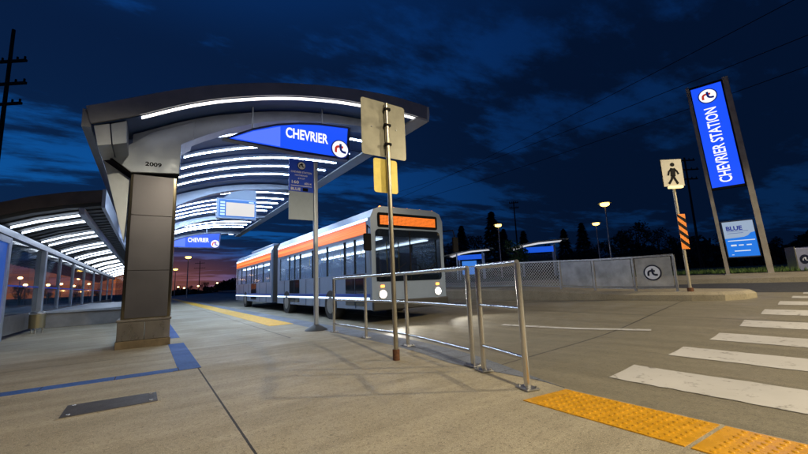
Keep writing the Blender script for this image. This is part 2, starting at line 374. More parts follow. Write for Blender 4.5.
# ------------------------------------------------------------------ lamps that light the foreground (street lights behind the photographer)
def street_lamp(loc, h, label, power, col=(1.0, 0.84, 0.55), head_s=0.30, group='street lamps along the roads', es=6.0, lean=0.0):
    t = thing('street_lamp', loc, label, 'street lamp', group); x, y, z = loc
    b = MB(); b.tube([(x, y, z), (x, y, z + h)], [0.085, 0.05], 10); b.cyl((x, y, z), 0.16, 0.12); b.build('pole', galv, t, smooth=True)
    b = MB(); b.cyl((x, y, z + h + 0.12), head_s * 0.95, 0.07, 14, head_s * 0.55); b.cyl((x, y, z + h - 0.03), 0.07, 0.05, 10); b.build('lamp_cap', alu, t, smooth=True)
    b = MB(); b.sphere((x, y, z + h + 0.03), head_s * 0.62, 12, 8, 0.5); b.build('lamp_glow', emis('sodium_glow', (1.0, 0.60, 0.13), es), t, smooth=True)
    if power:
        ld = bpy.data.lights.new('lamp_light', 'SPOT'); ld.energy = power; ld.spot_size = math.radians(156); ld.spot_blend = 0.22; ld.color = col; ld.shadow_soft_size = 0.15
        lo = bpy.data.objects.new('lamp_light', ld); COL.objects.link(lo); lo.parent = t; lo.location = (0, 0, h - 0.35)
    return t
street_lamp((1.1, -4.6, 0.0), 7.2, 'street lamp on the platform end behind the photographer', 5000)
street_lamp((13.5, -5.5, 0.3), 7.5, 'street lamp beside the road behind the crosswalk', 9000)

# ------------------------------------------------------------------ ground, platform, road
def grid(fx, fy, zf, u=None):
    b = MB(); nx, ny = len(fx), len(fy)
    b.add([(x, y, zf(x, y)) for y in fy for x in fx], [(j * nx + i, j * nx + i + 1, (j + 1) * nx + i + 1, (j + 1) * nx + i) for j in range(ny - 1) for i in range(nx - 1)])
    return b
kerb_line = [(3.0, -14), (2.97, 0), (2.975, 1.5), (2.985, 2.0), (3.12, 2.45), (3.30, 3.0), (3.43, 3.45), (3.56, 4.1), (3.64, 4.9), (3.68, 6.0), (3.68, 7.0), (3.66, 8.2), (3.65, 10), (3.65, 75)]
def kx(y):
    for (a, b), (c, d) in zip(kerb_line, kerb_line[1:]):
        if b <= y <= d: return a + (c - a) * (y - b) / (d - b)
    return 3.65
b = MB(); b.box(-900, 900, -900, 1600, -0.6, -0.5); struct('ground', b, asphalt)
ys = [-14, 0, 1.5, 2.0, 2.2, 2.45, 2.7, 3.0, 3.45, 3.8, 4.1, 4.5, 4.9, 5.5, 6, 6.5, 7, 8.2, 10, 75]
def kin(y):   # inner edge of the paver border
    if y < 2.0: return kx(y)
    return kx(y) - 0.50 * sm(2.0, 3.6, y)
b = MB()
pts = [(kin(y), y) for y in ys]
b.prism([(-60, -14)] + pts + [(-60, 75)], -0.5, 0.0, 'z'); struct('platform', b, plat_m)
b = MB()
for y0, y1 in zip(ys[3:], ys[4:]):
    b.add([(kin(y0), y0, 0.003), (kx(y0), y0, 0.003), (kx(y1), y1, 0.003), (kin(y1), y1, 0.003), (kx(y0), y0, -0.4), (kx(y1), y1, -0.4), (kin(y0), y0, -0.4), (kin(y1), y1, -0.4)], [(0, 1, 2, 3), (1, 4, 5, 2)])
struct('kerb_border', b, paver_m)
b = MB(); b.box(0.355, 0.60, 5.46, 8.29, -0.03, 0.004); b.box(0.355, 0.60, 9.3, 60, -0.03, 0.004); b.box(-9, 0.355, 5.46, 5.665, -0.03, 0.004); struct('paver_band', b, blue_m)
fx = [2.95 + 0.25 * i for i in range(0, 42)] + [13.6, 14.2, 15, 16, 16.9]
fy = [-40, -14, -6] + [-3 + 0.4 * i for i in range(0, 36)] + [12, 14, 18, 25, 40, 80, 250]
def rz2(x, y): return road_z(x, y)
struct('road', grid(fx, fy, rz2), road_m)
# dark strip over the road beyond the island, shade put into its colour
struct('far_road_shade', grid([13.9, 14.5, 15.2, 16, 16.9], [-40, -3, 1, 5, 10, 20, 60, 200], lambda x, y: road_z(x, y) + 0.006), asphalt)
# crosswalk stripes
def on_road(b, quad, lift, n=10):
    (x0, y0), (x1, y1), (x2, y2), (x3, y3) = quad   # left-near, left-far, right-far, right-near
    jr = random.Random(int(x0 * 100)); jit = {}
    for i in range(n):
        s0, s1 = i / n, (i + 1) / n
        for j in range(2):
            t0, t1 = j / 2, (j + 1) / 2
            def p(s, t):
                ax, ay = x0 + (x3 - x0) * s, y0 + (y3 - y0) * s; bx, by = x1 + (x2 - x1) * s, y1 + (y2 - y1) * s
                k_ = (round(s, 4), t); jit.setdefault(k_, (jr.uniform(-.012, .012), jr.uniform(-.012, .012))); j_ = jit[k_]; x, y = ax + (bx - ax) * t + j_[0], ay + (by - ay) * t + j_[1]; return (x, y, rz2(x, y) + lift)
            b.add([p(s0, t0), p(s1, t0), p(s1, t1), p(s0, t1)], [(0, 1, 2, 3)])
for k in range(8):
    X = 3.60 + 1.42 * k; b = MB()
    on_road(b, [(X, 1.95 + 0.03 * k), (X + 0.66, 2.02 + 0.03 * k), (X + 0.66, -5.0), (X, -5.0)], 0.005, 80)
    o = b.build('crosswalk_stripe', paint); o['kind'] = 'structure'
b = MB(); on_road(b, [(6.45, 5.75), (6.60, 5.78), (7.02, 2.98), (6.86, 2.90)], 0.008, 30); on_road(b, [(6.1, 12.8), (6.22, 12.8), (6.3, 9.4), (6.18, 9.4)], 0.008, 20); o = b.build('lane_marking', paint); o['kind'] = 'structure'

# island / opposite platform
def isl_z(y): return 0.41 + 0.14 * sm(5, 10, y)
il = [(12.35, 2.75), (11.75, 2.80), (11.35, 3.10), (11.15, 3.7), (11.08, 4.4), (11.1, 5.5), (11.25, 7), (11.35, 8.5), (11.4, 10), (11.4, 14), (11.3, 20), (11.3, 60)]
ir = [(12.9, 2.9), (13.25, 3.3), (13.4, 3.9), (13.45, 4.6), (13.5, 5.5), (13.5, 7), (13.5, 8.5), (13.5, 10), (13.5, 14), (13.5, 20), (13.5, 60)]
b = MB(); loop = il[::-1] + ir; n = len(loop)
top = [(x, y, isl_z(y)) for x, y in loop]
cxm = 12.4
ins = [(x + (cxm - x) * 0.10, max(y, 2.75) + (0.10 if y < 3.2 else 0), isl_z(y)) for x, y in loop]
low = [(x, y, isl_z(y) - 0.07) for x, y in loop]; bot = [(x, y, -0.3) for x, y in loop]
b.add(ins + low + bot, [tuple(range(n))] + [(i, i + n, (i + 1) % n + n, (i + 1) % n) for i in range(n)] + [(i + n, i + 2 * n, (i + 1) % n + 2 * n, (i + 1) % n + n) for i in range(n)])
struct('traffic_island', b, kerb_m, smooth=False)

# far pavement and verge
def far_z(x, y): return 0.60 + 0.15 * sm(16.9, 18.4, x) + 0.35 * sm(20, 45, x)
b = grid([16.9, 17.1, 17.6, 18.4, 19.6], [-40, -5, 5, 15, 40, 150], far_z)
for y0, y1 in ((-40, 150),): b.add([(16.9, y0, 0.0), (16.9, y1, 0.0), (16.9, y1, 0.60), (16.9, y0, 0.60)], [(0, 1, 2, 3)])
struct('far_pavement', b, kerb_m)
struct('verge', grid([19.6, 22, 26, 32, 45, 90, 300, 900], [-300, -60, -20, 0, 10, 25, 50, 120, 300, 1500], lambda x, y: far_z(x, y) + 0.02), grass_m)
b = MB()
for i in range(5200):
    x = 19.7 + random.random() ** 1.5 * 9; y = random.uniform(-3, 12); z = far_z(x, y) + 0.02; h = random.uniform(0.06, 0.2); a = random.random() * 6.28; w = 0.02
    b.add([(x - w * math.cos(a), y - w * math.sin(a), z), (x + w * math.cos(a), y + w * math.sin(a), z), (x + random.uniform(-.05, .05), y + random.uniform(-.05, .05), z + h)], [(0, 1, 2)])
tag(b.build('grass', leaf_g), 'grass growing along the verge behind the blue pylon', 'grass', kind='stuff')

# tactile tiles with domes
def tactile(y0, y1, label, slant=0.06):
    t = thing('tactile_tile', ((2.46 + 2.94) / 2, (y0 + y1) / 2, 0.0), label, 'tactile paving', 'yellow tactile tiles at the crosswalk')
    b = MB(); b.prism([(2.455, y0 + slant * 0.3), (2.945, y0), (2.945, y1), (2.455, y1 + slant * 0.9)], -0.03, 0.006, 'z')
    ny = int((y1 - y0 - 0.06) / 0.059); nx = 8
    for j in range(ny):
        for i in range(nx):
            x = 2.455 + 0.035 + i * 0.06; y = y0 + 0.05 + j * 0.059 + (0.04 * (1 - i / nx) * 0.8)
            b.tube([(x, y, 0.004), (x, y, 0.0085), (x, y, 0.0115)], [0.0165, 0.0145, 0.009], 8)
    b.build('domed_plate', tact_y, t)
tactile(0.935, 1.965, 'yellow dome tile of the crosswalk, the one next to the last railing post')
tactile(-0.13, 0.905, 'yellow dome tile of the crosswalk cut off by the bottom right corner', 0.02)
b = MB(); b.box(2.57, 3.18, 9.85, 62, -0.02, 0.007)
for j in range(70):
    for i in range(8):
        y = 9.93 + j * 0.11; x = 2.62 + i * 0.073; b.tube([(x, y, 0.005), (x, y, 0.012)], [0.022, 0.014], 6)
tag(b.build('tactile_strip', strip_y), 'long yellow tactile strip running along the platform edge beside the bus', 'tactile paving')
# utility cover
t = thing('utility_cover', (-0.2, 4.3, 0), 'dark metal access cover set in the platform concrete', 'access cover')
b = MB(); b.prism([(-0.555, 4.09), (0.145, 4.095), (0.14, 4.50), (-0.555, 4.545)], -0.04, 0.003, 'z'); b.build('frame', kerb_m, t)
b = MB(); b.prism([(-0.53, 4.115), (0.12, 4.12), (0.115, 4.475), (-0.53, 4.52)], -0.02, 0.008, 'z'); b.build('lid', mat('cover_iron', (0.06, 0.052, 0.052), 0.6, 0.4, 0.35, 9, bump=0.4, bscale=90), t)
b = MB()
for px, py in ((-0.48, 4.47), (0.07, 4.17), (0.07, 4.43), (-0.48, 4.16)): b.cyl((px, py, 0.007), 0.016, 0.005, 10)
b.each('bolt', stainless, t)

# ------------------------------------------------------------------ railings
def railing(posts, label, mid, low, H=1.085):
    t = thing('railing', (posts[0][0], posts[0][1], 0), label, 'railing', 'stainless railings on the platform edge')
    for x, y in posts:
        o_ = MB(); o_.tube([(x, y, 0.0), (x, y, H - 0.005)], 0.027, 14); p = o_.build('post', stainless, t, smooth=True)
        d = Vector((posts[-1][0] - posts[0][0], posts[-1][1] - posts[0][1], 0)).normalized(); r = Vector((-d.y, d.x, 0))
        q = MB(); c = Vector((x, y, 0.012)); q.bar(c - d * 0.085, c + d * 0.085, 0.13, 0.014); q.build('foot_plate', galv, p, bevel=0.003)
        q = MB()
        for s1 in (-1, 1):
            for s2 in (-1, 1):
                k = Vector((x, y, 0.019)) + d * 0.06 * s1 + r * 0.042 * s2; q.cyl(k, 0.010, 0.016, 6)
        q.each('bolt', galv, p)
    P3 = lambda z: [(x, y, z) for x, y in posts]
    def curve(z):
        pts = P3(z)
        if len(pts) < 3: return pts
        out = []
        for i in range(len(pts) - 1):
            p0 = Vector(pts[max(i - 1, 0)]); p1 = Vector(pts[i]); p2 = Vector(pts[i + 1]); p3 = Vector(pts[min(i + 2, len(pts) - 1)])
            for k in range(6):
                u = k / 6; out.append(0.5 * ((2 * p1) + (p2 - p0) * u + (2 * p0 - 5 * p1 + 4 * p2 - p3) * u * u + (3 * p1 - p0 - 3 * p2 + p3) * u ** 3))
        return out + [Vector(pts[-1])]
    b = MB(); b.tube(curve(H), 0.026, 14); b.build('top_rail', stainless, t, smooth=True)
    for z in (mid, low): b = MB(); b.tube(curve(z), 0.019, 12); b.build('cross_rail', stainless, t, smooth=True)
railing([(3.20, 7.30), (3.24, 6.00), (3.27, 4.75), (3.02, 3.13)], 'long stainless railing with four posts along the platform kerb', 0.65, 0.165)
railing([(2.94, 2.89), (2.735, 2.19)], 'short two-post stainless railing next to the yellow crosswalk tiles', 0.675, 0.255)

# ------------------------------------------------------------------ sign poles
def rrect(x0, x1, z0, z1, r, n=5):
    p = []
    for cx_, cz, a in ((x1 - r, z0 + r, -90), (x1 - r, z1 - r, 0), (x0 + r, z1 - r, 90), (x0 + r, z0 + r, 180)):
        for k in range(n + 1): an = math.radians(a + 90 * k / n); p.append((cx_ + r * math.cos(an), cz + r * math.sin(an)))
    return p
t = thing('sign_post', (2.59, 4.03, 0), 'slim steel pole carrying two traffic signs seen from the back, nearest pole to the camera', 'sign post')
b = MB(); b.tube([(2.59, 4.03, 0.10), (2.575, 4.03, 3.38)], 0.030, 14); b.build('pole', mat('dull_pole', (0.40, 0.37, 0.30), 0.35, 0.9, 0.15, 12), t, smooth=True)
b = MB(); b.cyl((2.59, 4.03, 0.0), 0.044, 0.13, 12); b.build('base_sleeve', mat('rusty_sleeve', (0.12, 0.05, 0.025), 0.7, 0.3, 0.4, 30), t, smooth=True)
b = MB(); b.prism(rrect(2.205, 2.905, 2.63, 3.42, 0.04), 4.075, 4.081); s_ = b.build('sign_plate', signback, t, label='large blank metal back of a rectangular sign')
b = MB(); b.box(2.555, 2.61, 4.050, 4.074, 2.66, 3.38); b.build('mounting_channel', blackp, s_)
b = MB()
for z in (2.78, 3.05, 3.28): b.box(2.53, 2.62, 3.995, 4.05, z, z + 0.032)
b.each('clamp', blackp, s_)
b = MB()
for x, z in ((2.36, 3.03), (2.75, 3.05)): b.tube([(x, 4.074, z), (x, 4.068, z)], 0.011, 8)
b.each('bolt', galv, s_)
b = MB(); b.prism(rrect(2.372, 2.745, 2.135, 2.60, 0.035), 4.075, 4.081); b.build('sign_plate', yellow_sign, t, label='small yellow back of the lower sign')

t = thing('bus_stop_post', (3.075, 7.97, 0), 'bus stop post with a blue route flag above a grey panel, under the canopy edge', 'bus stop post')
b = MB(); b.prism(rrect(3.025, 3.12, 7.925, 8.015, 0.02, 3), 0.05, 3.80, 'z'); b.build('pole', alu_light, t)
b = MB(); b.tube([(3.075, 7.97, 0), (3.075, 7.97, 0.02), (3.075, 7.97, 0.07), (3.075, 7.97, 0.12)], [0.25, 0.235, 0.15, 0.06], 20); b.build('base_cone', blackrub, t, smooth=True)
b = MB(); b.box(2.46, 3.022, 7.955, 7.985, 3.06, 3.81); fl = b.build('route_flag', flag_blue, t, label='blue route flag with white lettering')
b = MB(); b.box(2.46, 3.022, 7.958, 7.982, 2.42, 3.056); b.build('lower_panel', mat('timetable_panel', (0.36, 0.43, 0.52), 0.5, 0.2, 0.05, 8), t, label='plain grey timetable panel')
U, V = (1, 0, 0), (0, 0, 1); yy = 7.952
logo(fl, (2.74, 7.955, 3.66), U, V, 0.095, flag_white, blackp, blackp, blackp)
b = MB()
text(b, 'CHEVRIER STATION', (2.50, yy, 3.485), U, V, 0.48, 0.045, 0.02); text(b, 'NORTHBOUND', (2.59, yy, 3.415), U, V, 0.29, 0.035, 0.015); text(b, 'STOP', (2.66, yy, 3.345), U, V, 0.16, 0.032, 0.015)
text(b, '160', (2.52, yy, 3.235), U, V, 0.16, 0.07, 0.02); text(b, '60514', (2.81, yy, 3.225), U, V, 0.16, 0.055, 0.02); b.box(2.50, 2.98, yy - 0.001, yy + 0.002, 3.182, 3.196)
text(b, 'BLUE', (2.50, yy, 3.08), U, V, 0.22, 0.065, 0.03); b.build('lettering', flag_white, fl)
b = MB(); b.box(2.77, 2.89, 7.948, 7.954, 3.075, 3.15); b.build('route_box', blackp, fl)

# ------------------------------------------------------------------ main canopy
CY0, CY1 = 7.5, 33.2
TOP = [(-0.98, 3.99), (-0.68, 4.13), (-0.15, 4.42), (0.62, 4.79), (1.51, 5.11), (2.32, 5.34), (3.05, 5.50), (3.90, 5.64), (4.60, 5.72), (5.30, 5.76), (6.13, 5.74)]
SOF = [(-0.90, 3.71), (-0.55, 3.86), (-0.27, 4.00), (0.31, 4.34), (0.96, 4.64), (1.90, 4.95), (2.45, 5.09), (3.01, 5.20), (3.60, 5.29), (4.18, 5.34), (4.80, 5.37), (5.46, 5.38), (6.10, 5.37)]
def lerp(pl, x):
    for (a, b_), (c, d) in zip(pl, pl[1:]):
        if a <= x <= c: return b_ + (d - b_) * (x - a) / (c - a)
    return pl[-1][1] if x > pl[-1][0] else pl[0][1]
def smooth_pl(pl, n=40):
    xs = [pl[0][0] + (pl[-1][0] - pl[0][0]) * i / n for i in range(n + 1)]
    z = [lerp(pl, x) for x in xs]
    for _ in range(3): z = [z[0]] + [(z[i - 1] + 2 * z[i] + z[i + 1]) / 4 for i in range(1, n)] + [z[-1]]
    return list(zip(xs, z))
TOPs, SOFs = smooth_pl(TOP), smooth_pl(SOF)
can = thing('platform_canopy', (0, 8.3, 0), 'big arched platform canopy on a dark column numbered 2009 with rows of light strips', 'canopy')
b = MB(); b.prism([(x, z - 0.06) for x, z in TOPs] + [(x, z + 0.02) for x, z in SOFs[::-1]], CY0 + 0.05, CY1); b.build('roof', fascia_m, can)
# fluted soffit: panels with small steps
b = MB(); y = CY0 + 0.06; k = 0
while y < CY1 - 0.2:
    w = 0.52; dz = 0.0 if k % 2 else 0.03
    pl = [(x, z + 0.017 - dz) for x, z in SOFs]; b.prism(pl + [(x, z + 0.03) for x, z in SOFs[::-1]], y, y + w - 0.03); y += w; k += 1
b.build('soffit', soffit_m, can)
b = MB(); b.prism(TOPs + [(x, z) for x, z in SOFs[::-1]], CY0, CY0 + 0.048); b.build('fascia', fascia_m, can)
b = MB(); b.prism([(5.72, 5.30), (6.16, 5.30), (6.20, 5.50), (6.20, 5.735), (6.135, 5.735), (6.10, 5.36), (5.72, 5.345)], CY0 - 0.004, CY1 + 0.01); b.build('eave_trim', mat('eave_trim_metal', (0.42, 0.46, 0.52), 0.4, 0.4, 0.08, 3), can)
b = MB(); b.prism([(-1.02, 3.66), (-0.90, 3.66), (-0.90, 3.96), (-1.02, 3.96)], CY0 + 0.05, CY1); b.build('eave_trim', fascia_m, can, label='dark low eave on the shelter side')
def arc_strip(y, x0, x1, w, drop, mtl, name='light_strip'):
    xs = [x0 + (x1 - x0) * i / 70 for i in range(71)]
    pl = [(x, lerp(SOFs, x) - drop) for x in xs]
    b = MB(); b.prism([(x, z - 0.022) for x, z in pl] + pl[::-1], y - w / 2, y + w / 2); return b.build(name, mtl, can)
arc_strip(CY0 + 0.12, -0.24, 5.85, 0.10, 0.008, strip_warm)
sy = [9.75, 11.0, 12.1, 13.1, 14.15, 17.3, 18.5, 19.6, 20.7, 21.8, 24.6, 25.9, 27.1, 28.3, 31.2, 32.3]
for y in sy: arc_strip(y, 0.62, 5.45, 0.085, 0.0, strip_e)
# beams
def beam(y0, y1, head=True):
    up = [(x, z - 0.02) for x, z in SOFs if x > -0.45]
    lo = [(0.40, 3.85), (0.75, 4.11), (1.28, 4.40), (1.94, 4.69), (2.6, 4.88), (3.3, 5.00), (4.1, 5.10), (5.0, 5.18), (5.72, 5.22)]
    b = MB(); up = [p for p in up if p[0] <= 5.72] + [(5.72, 5.345)]
    for i in range(len(up) - 1): pass
    f0 = [(-0.47, 3.60)] + up; xs = [p[0] for p in f0]
    lowpl = [(-0.47, 3.60), (0.40, 3.85)] + lo[1:]
    pairs = [((x, z), (x, min(z - 0.01, lerp(lowpl, x)))) for x, z in f0[1:]]
    for (a, c), (a2, c2) in zip(pairs, pairs[1:]): b.prism([a, c, c2, a2], y0, y1)
    return b.build('arch_beam', alu, can, bevel=0)
for yb in (8.34, 15.75, 23.2, 30.6): beam(yb, yb + 0.42)
def column(y0, first):
    dy = y0 - 8.3
    b = MB(); b.prism([(-0.81, 3.53), (-0.37, 3.18), (0.40, 3.25), (0.415, 3.86), (0.62, 4.02), (0.62, 4.4), (-0.1, 4.02), (-0.47, 3.66)], y0, y0 + 0.80); hd = b.build('column_head', alu, can, bevel=0.012, label='brushed grey head block numbered 2009' if first else None)
    b = MB(); b.prism([(-0.84, 3.515), (-0.37, 3.15), (0.40, 3.22), (0.40, 3.248), (-0.37, 3.178), (-0.80, 3.535)], y0 + 0.01, y0 + 0.78); b.build('shadow_gap', blackp, can)
    if first:
        b = MB(); text(b, '2009', (-0.16, y0 - 0.004, 3.335), (1, 0, 0), (0, 0, 1), 0.26, 0.085, 0.035); b.build('number', blackp, hd)
    b = MB(); b.box(-0.375, 0.365, y0 + 0.02, y0 + 0.82, 0.49, 3.16); cl = b.build('column', darktrim, can, bevel=0.01)
    b = MB()
    for z0, z1 in ((0.52, 1.36), (1.366, 2.38), (2.386, 3.15)):
        b.box(-0.325, 0.315, y0 - 0.004, y0 + 0.019, z0, z1); b.box(0.366, 0.376, y0 + 0.09, y0 + 0.76, z0, z1)
    b.each('cladding_panel', darkpanel, cl, bevel=0.003)
    b = MB(); b.box(-0.43, 0.385, y0 - 0.03, y0 + 0.86, 0.46, 0.50); b.build('plinth_cap', stainless if False else bronze, cl, bevel=0.006)
    b = MB(); b.box(-0.415, -0.02, y0 - 0.012, y0 + 0.84, 0.135, 0.458); b.box(-0.014, 0.37, y0 - 0.012, y0 + 0.84, 0.135, 0.458); b.each('plinth', bronze, cl, bevel=0.005)
    b = MB(); b.box(-0.43, 0.385, y0 - 0.02, y0 + 0.86, 0.0, 0.13); b.build('plinth_foot', mat('dark_bronze', (0.13, 0.10, 0.065), 0.45, 0.5, 0.35, 7), cl, bevel=0.005)
    b = MB(); b.prism([(-0.80, 3.42), (-0.38, 3.12), (-0.40, 2.35), (-0.42, 1.9)], y0 + 0.25, y0 + 0.50); b.build('side_fin', alu_light, can, bevel=0.004)
for i, yb in enumerate((8.3, 15.7, 23.15, 30.55)): column(yb, i == 0)
b = MB(); b.prism([(-0.87, 3.70), (-0.80, 3.37), (-0.62, 3.42), (-0.665, 3.78)], CY0 + 0.06, CY0 + 0.9); b.build('end_bracket', alu_light, can, bevel=0.006)
b = MB(); b.prism([(-0.655, 3.78), (-0.61, 3.42), (-0.42, 3.49), (-0.44, 3.88)], CY0 + 0.065, CY0 + 0.9); b.build('end_bracket', alu, can, bevel=0.006)

# hanging name signs
def name_sign(y, label, group='illuminated station name signs under the canopy'):
    t = thing('hanging_sign', (2.6, y, 4.0), label, 'sign', group)
    top_ = [(1.22, 4.04), (1.7, 4.32), (2.2, 4.53), (2.7, 4.67), (3.2, 4.76), (3.95, 4.83)]; lowr = [(3.88, 4.05), (2.6, 4.03)]
    b = MB(); b.prism(top_ + lowr, y, y + 0.14); b.build('blue_face', sign_blue, t, label='glowing blue wedge shaped face')
    b = MB(); fr = [(1.12, 4.03), (1.68, 4.355), (2.2, 4.575), (2.7, 4.715), (3.2, 4.805), (3.99, 4.87), (4.02, 4.87), (3.95, 4.0), (2.6, 3.97)]
    inner = [(1.22, 4.042), (1.7, 4.325), (2.2, 4.535), (2.7, 4.675), (3.2, 4.765), (3.955, 4.835), (3.955, 4.835), (3.885, 4.047), (2.6, 4.027)]
    for i in range(len(fr)):
        j = (i + 1) % len(fr)
        if i == 5: continue
        b.prism([fr[i], fr[j], inner[j], inner[i]], y - 0.02, y + 0.16)
    b.build('frame', mat('sign_frame', (0.05, 0.06, 0.12), 0.35, 0.6), t)
    b = MB(); b.prism([(1.30, 4.075), (1.7, 4.30), (2.28, 4.53), (2.28, 4.06)], y - 0.003, y - 0.001); b.build('pale_wedge', sign_blue_pale, t)
    b = MB(); text(b, 'CHEVRIER', (2.40, y - 0.006, 4.30), (0.999, 0, 0.018), (0, 0, 1), 1.02, 0.25, 0.028); b.build('lettering', sign_white, t)
    logo(t, (3.72, y - 0.02, 4.24), (1, 0, 0), (0, 0, 1), 0.235, sign_white, logo_red, logo_blue, logo_blue)
    b = MB()
    for x in (1.7, 3.3): b.cyl((x, y + 0.07, lerp(top_, x) + 0.02), 0.02, lerp(SOFs, x) - lerp(top_, x) - 0.02, 8)
    b.each('hanger', alu, t)
    return t
name_sign(8.02, 'large illuminated blue CHEVRIER sign hanging at the near end of the canopy')
t2 = name_sign(23.0, 'small looking illuminated blue CHEVRIER sign hanging far down the canopy')
t2.scale = (1, 1, 1); t2.location.x -= 0.75; t2.location.z -= 0.72

# departure display
t = thing('departure_display', (2.7, 15.2, 3.6), 'lit departure screen hanging from the second arch', 'display')
b = MB(); b.box(1.98, 3.42, 15.2, 15.38, 3.62, 4.42); b.build('case', mat('case_blue', (0.25, 0.33, 0.50), 0.4, 0.4, 0.1, 3), t, bevel=0.03)
b = MB(); b.box(2.06, 3.36, 15.190, 15.198, 3.70, 4.36); b.build('blue_frame', emis('screen_blue', (0.02, 0.20, 0.75), 0.8), t)
b = MB(); b.box(2.30, 3.33, 15.182, 15.188, 3.74, 4.26); b.build('screen', emis('screen_white', (0.92, 0.86, 0.80), 0.75), t)
b = MB(); b.box(2.315, 3.315, 15.176, 15.181, 3.76, 4.24)
for i in range(1): pass
b = MB()
for i in range(5): b.box(2.10, 2.26, 15.18, 15.186, 3.75 + i * 0.115, 3.75 + i * 0.115 + 0.075)
b.box(3.12, 3.30, 15.18, 15.186, 4.29, 4.33); b.build('route_icon', emis('screen_icons', (0.6, 0.85, 1.0), 1.0), t)
b = MB(); b.prism([(2.20, 4.43), (3.42, 4.43), (3.42, 4.86), (3.0, 4.84), (2.5, 4.70)], 15.32, 15.42); b.build('bracket', mat('bracket_grey', (0.20, 0.26, 0.36), 0.5, 0.3), t)

# ------------------------------------------------------------------ glazed waiting shelter on the left
sh = thing('waiting_shelter', (-2.0, 12, 0), 'low glazed waiting shelter with lit ribbed roof left of the column', 'shelter')
SP = [(-3.9, 2.10), (-3.3, 2.35), (-2.75, 2.56), (-2.2, 2.77), (-1.6, 2.93), (-1.33, 2.98), (-1.0, 3.04)]
SY0, SY1 = 11.0, 46.0
b = MB(); b.prism([(x, z + 0.30) for x, z in SP] + [(x, z + 0.10) for x, z in SP[::-1]], SY0 + 0.03, SY1); b.build('roof', fascia_m, sh)
b = MB(); y = SY0 + 0.1; k = 0
while y < SY1:
    b.prism([(x, z + (0.035 if k % 2 else 0)) for x, z in SP] + [(x, z + 0.098) for x, z in SP[::-1]], y, y + 0.24); y += 0.25; k += 1
b.build('ribbed_soffit', mat('ribbed_deck', (0.05, 0.06, 0.075), 0.5, 0.2, 0.1, 3), sh)
b = MB(); b.prism([(x, z + 0.36) for x, z in SP] + [(x, z + 0.07) for x, z in SP[::-1]], SY0, SY0 + 0.028); b.build('fascia', mat('rust_fascia', (0.075, 0.062, 0.058), 0.5, 0.3, 0.3, 2), sh)
b = MB(); b.box(-1.40, -1.30, SY0 + 0.06, SY1, 2.80, 2.945); b.build('girder', alu_light, sh)
b = MB(); b.box(-2.86, -2.68, SY0 + 0.06, SY1, 2.38, 2.53); b.build('girder', alu_light, sh)
b = MB(); b.prism([(-1.0, 2.98), (-0.93, 2.98), (-0.93, 3.42), (-1.0, 3.42)], SY0, SY1); b.build('edge_trim', alu_light, sh)
y = 11.95; pat = [0.95, 2.1]
k = 0
while y < 44:
    xs = [(-2.66, 2.585), (-2.2, 2.755), (-1.6, 2.915), (-1.42, 2.955)]
    b = MB(); b.prism([(x, z - 0.045) for x, z in xs] + xs[::-1], y - 0.024, y + 0.024); b.build('light_strip', strip_side, sh); y += pat[k % 2]; k += 1
for i, yb in enumerate((12.35, 15.75, 18.6, 21.6, 25.1, 29.3, 34, 39, 44)):
    w = 0.11 if i == 1 else 0.05
    b = MB(); b.box(-2.75 - w, -2.75 + w, yb - w, yb + w, 0.0, 2.37); b.build('post', alu_light, sh, bevel=0.01)
yl = (12.4, 15.63, 18.55, 21.55, 25.05, 29.25, 33.95, 38.95, 43.95)
for i, (y0, y1) in enumerate(zip(yl, yl[1:])):
    y0 += 0.09 if i else 0.06; 
    b = MB(); b.box(-2.757, -2.743, y0 + 0.03, y1 - 0.03, 0.55, 2.34); pn = b.build('window', glass, sh)
    b = MB(); b.box(-2.742, -2.739, y0 + 0.03, y1 - 0.03, 1.24, 1.28); b.build('blue_stripe', mat('blue_film', (0.01, 0.08, 0.6), 0.4), pn)
    b = MB(); b.box(-2.79, -2.71, y0, y1 - 0.0, 0.10, 0.54); b.build('base_panel', mat('shelter_base', (0.16, 0.16, 0.17), 0.4, 0.5, 0.2, 4), sh)
b = MB(); b.box(-2.80, -2.70, 11.1, 11.18, 0, 2.36); b.box(-2.80, -2.70, 12.2, 12.29, 0, 2.36); b.box(-2.8, -2.7, 11.18, 12.2, 2.22, 2.36); b.box(-2.8, -2.7, 11.18, 12.2, 0.3, 0.42); b.build('panel_frame', alu_light, sh)
b = MB(); b.box(-2.765, -2.735, 11.18, 12.2, 0.42, 2.22); b.build('map_panel', emis('map_blue', (0.01, 0.10, 0.55), 0.55), sh, label='glowing blue map panel')
b = MB(); b.box(-2.6, -0.93, 45.5, 45.6, 0.0, 2.9); b.build('end_glazing', glass, sh)
# raised planter / bench wall
t = thing('bench_wall', (-1.6, 17, 0), 'long low concrete bench wall under the glazed shelter', 'bench')
b = MB(); b.box(-2.62, -0.34, 16.15, 27.5, 0.0, 0.44); b.build('body', mat('bench_concrete', (0.24, 0.245, 0.255), 0.55, 0.1, 0.25, 2, bump=0.2, bscale=50), t, bevel=0.01)
b = MB(); b.box(-2.64, -0.32, 16.08, 27.5, 0.443, 0.52); b.build('top_slab', mat('bench_top', (0.38, 0.42, 0.48), 0.35, 0.1, 0.15, 3), t, bevel=0.01)
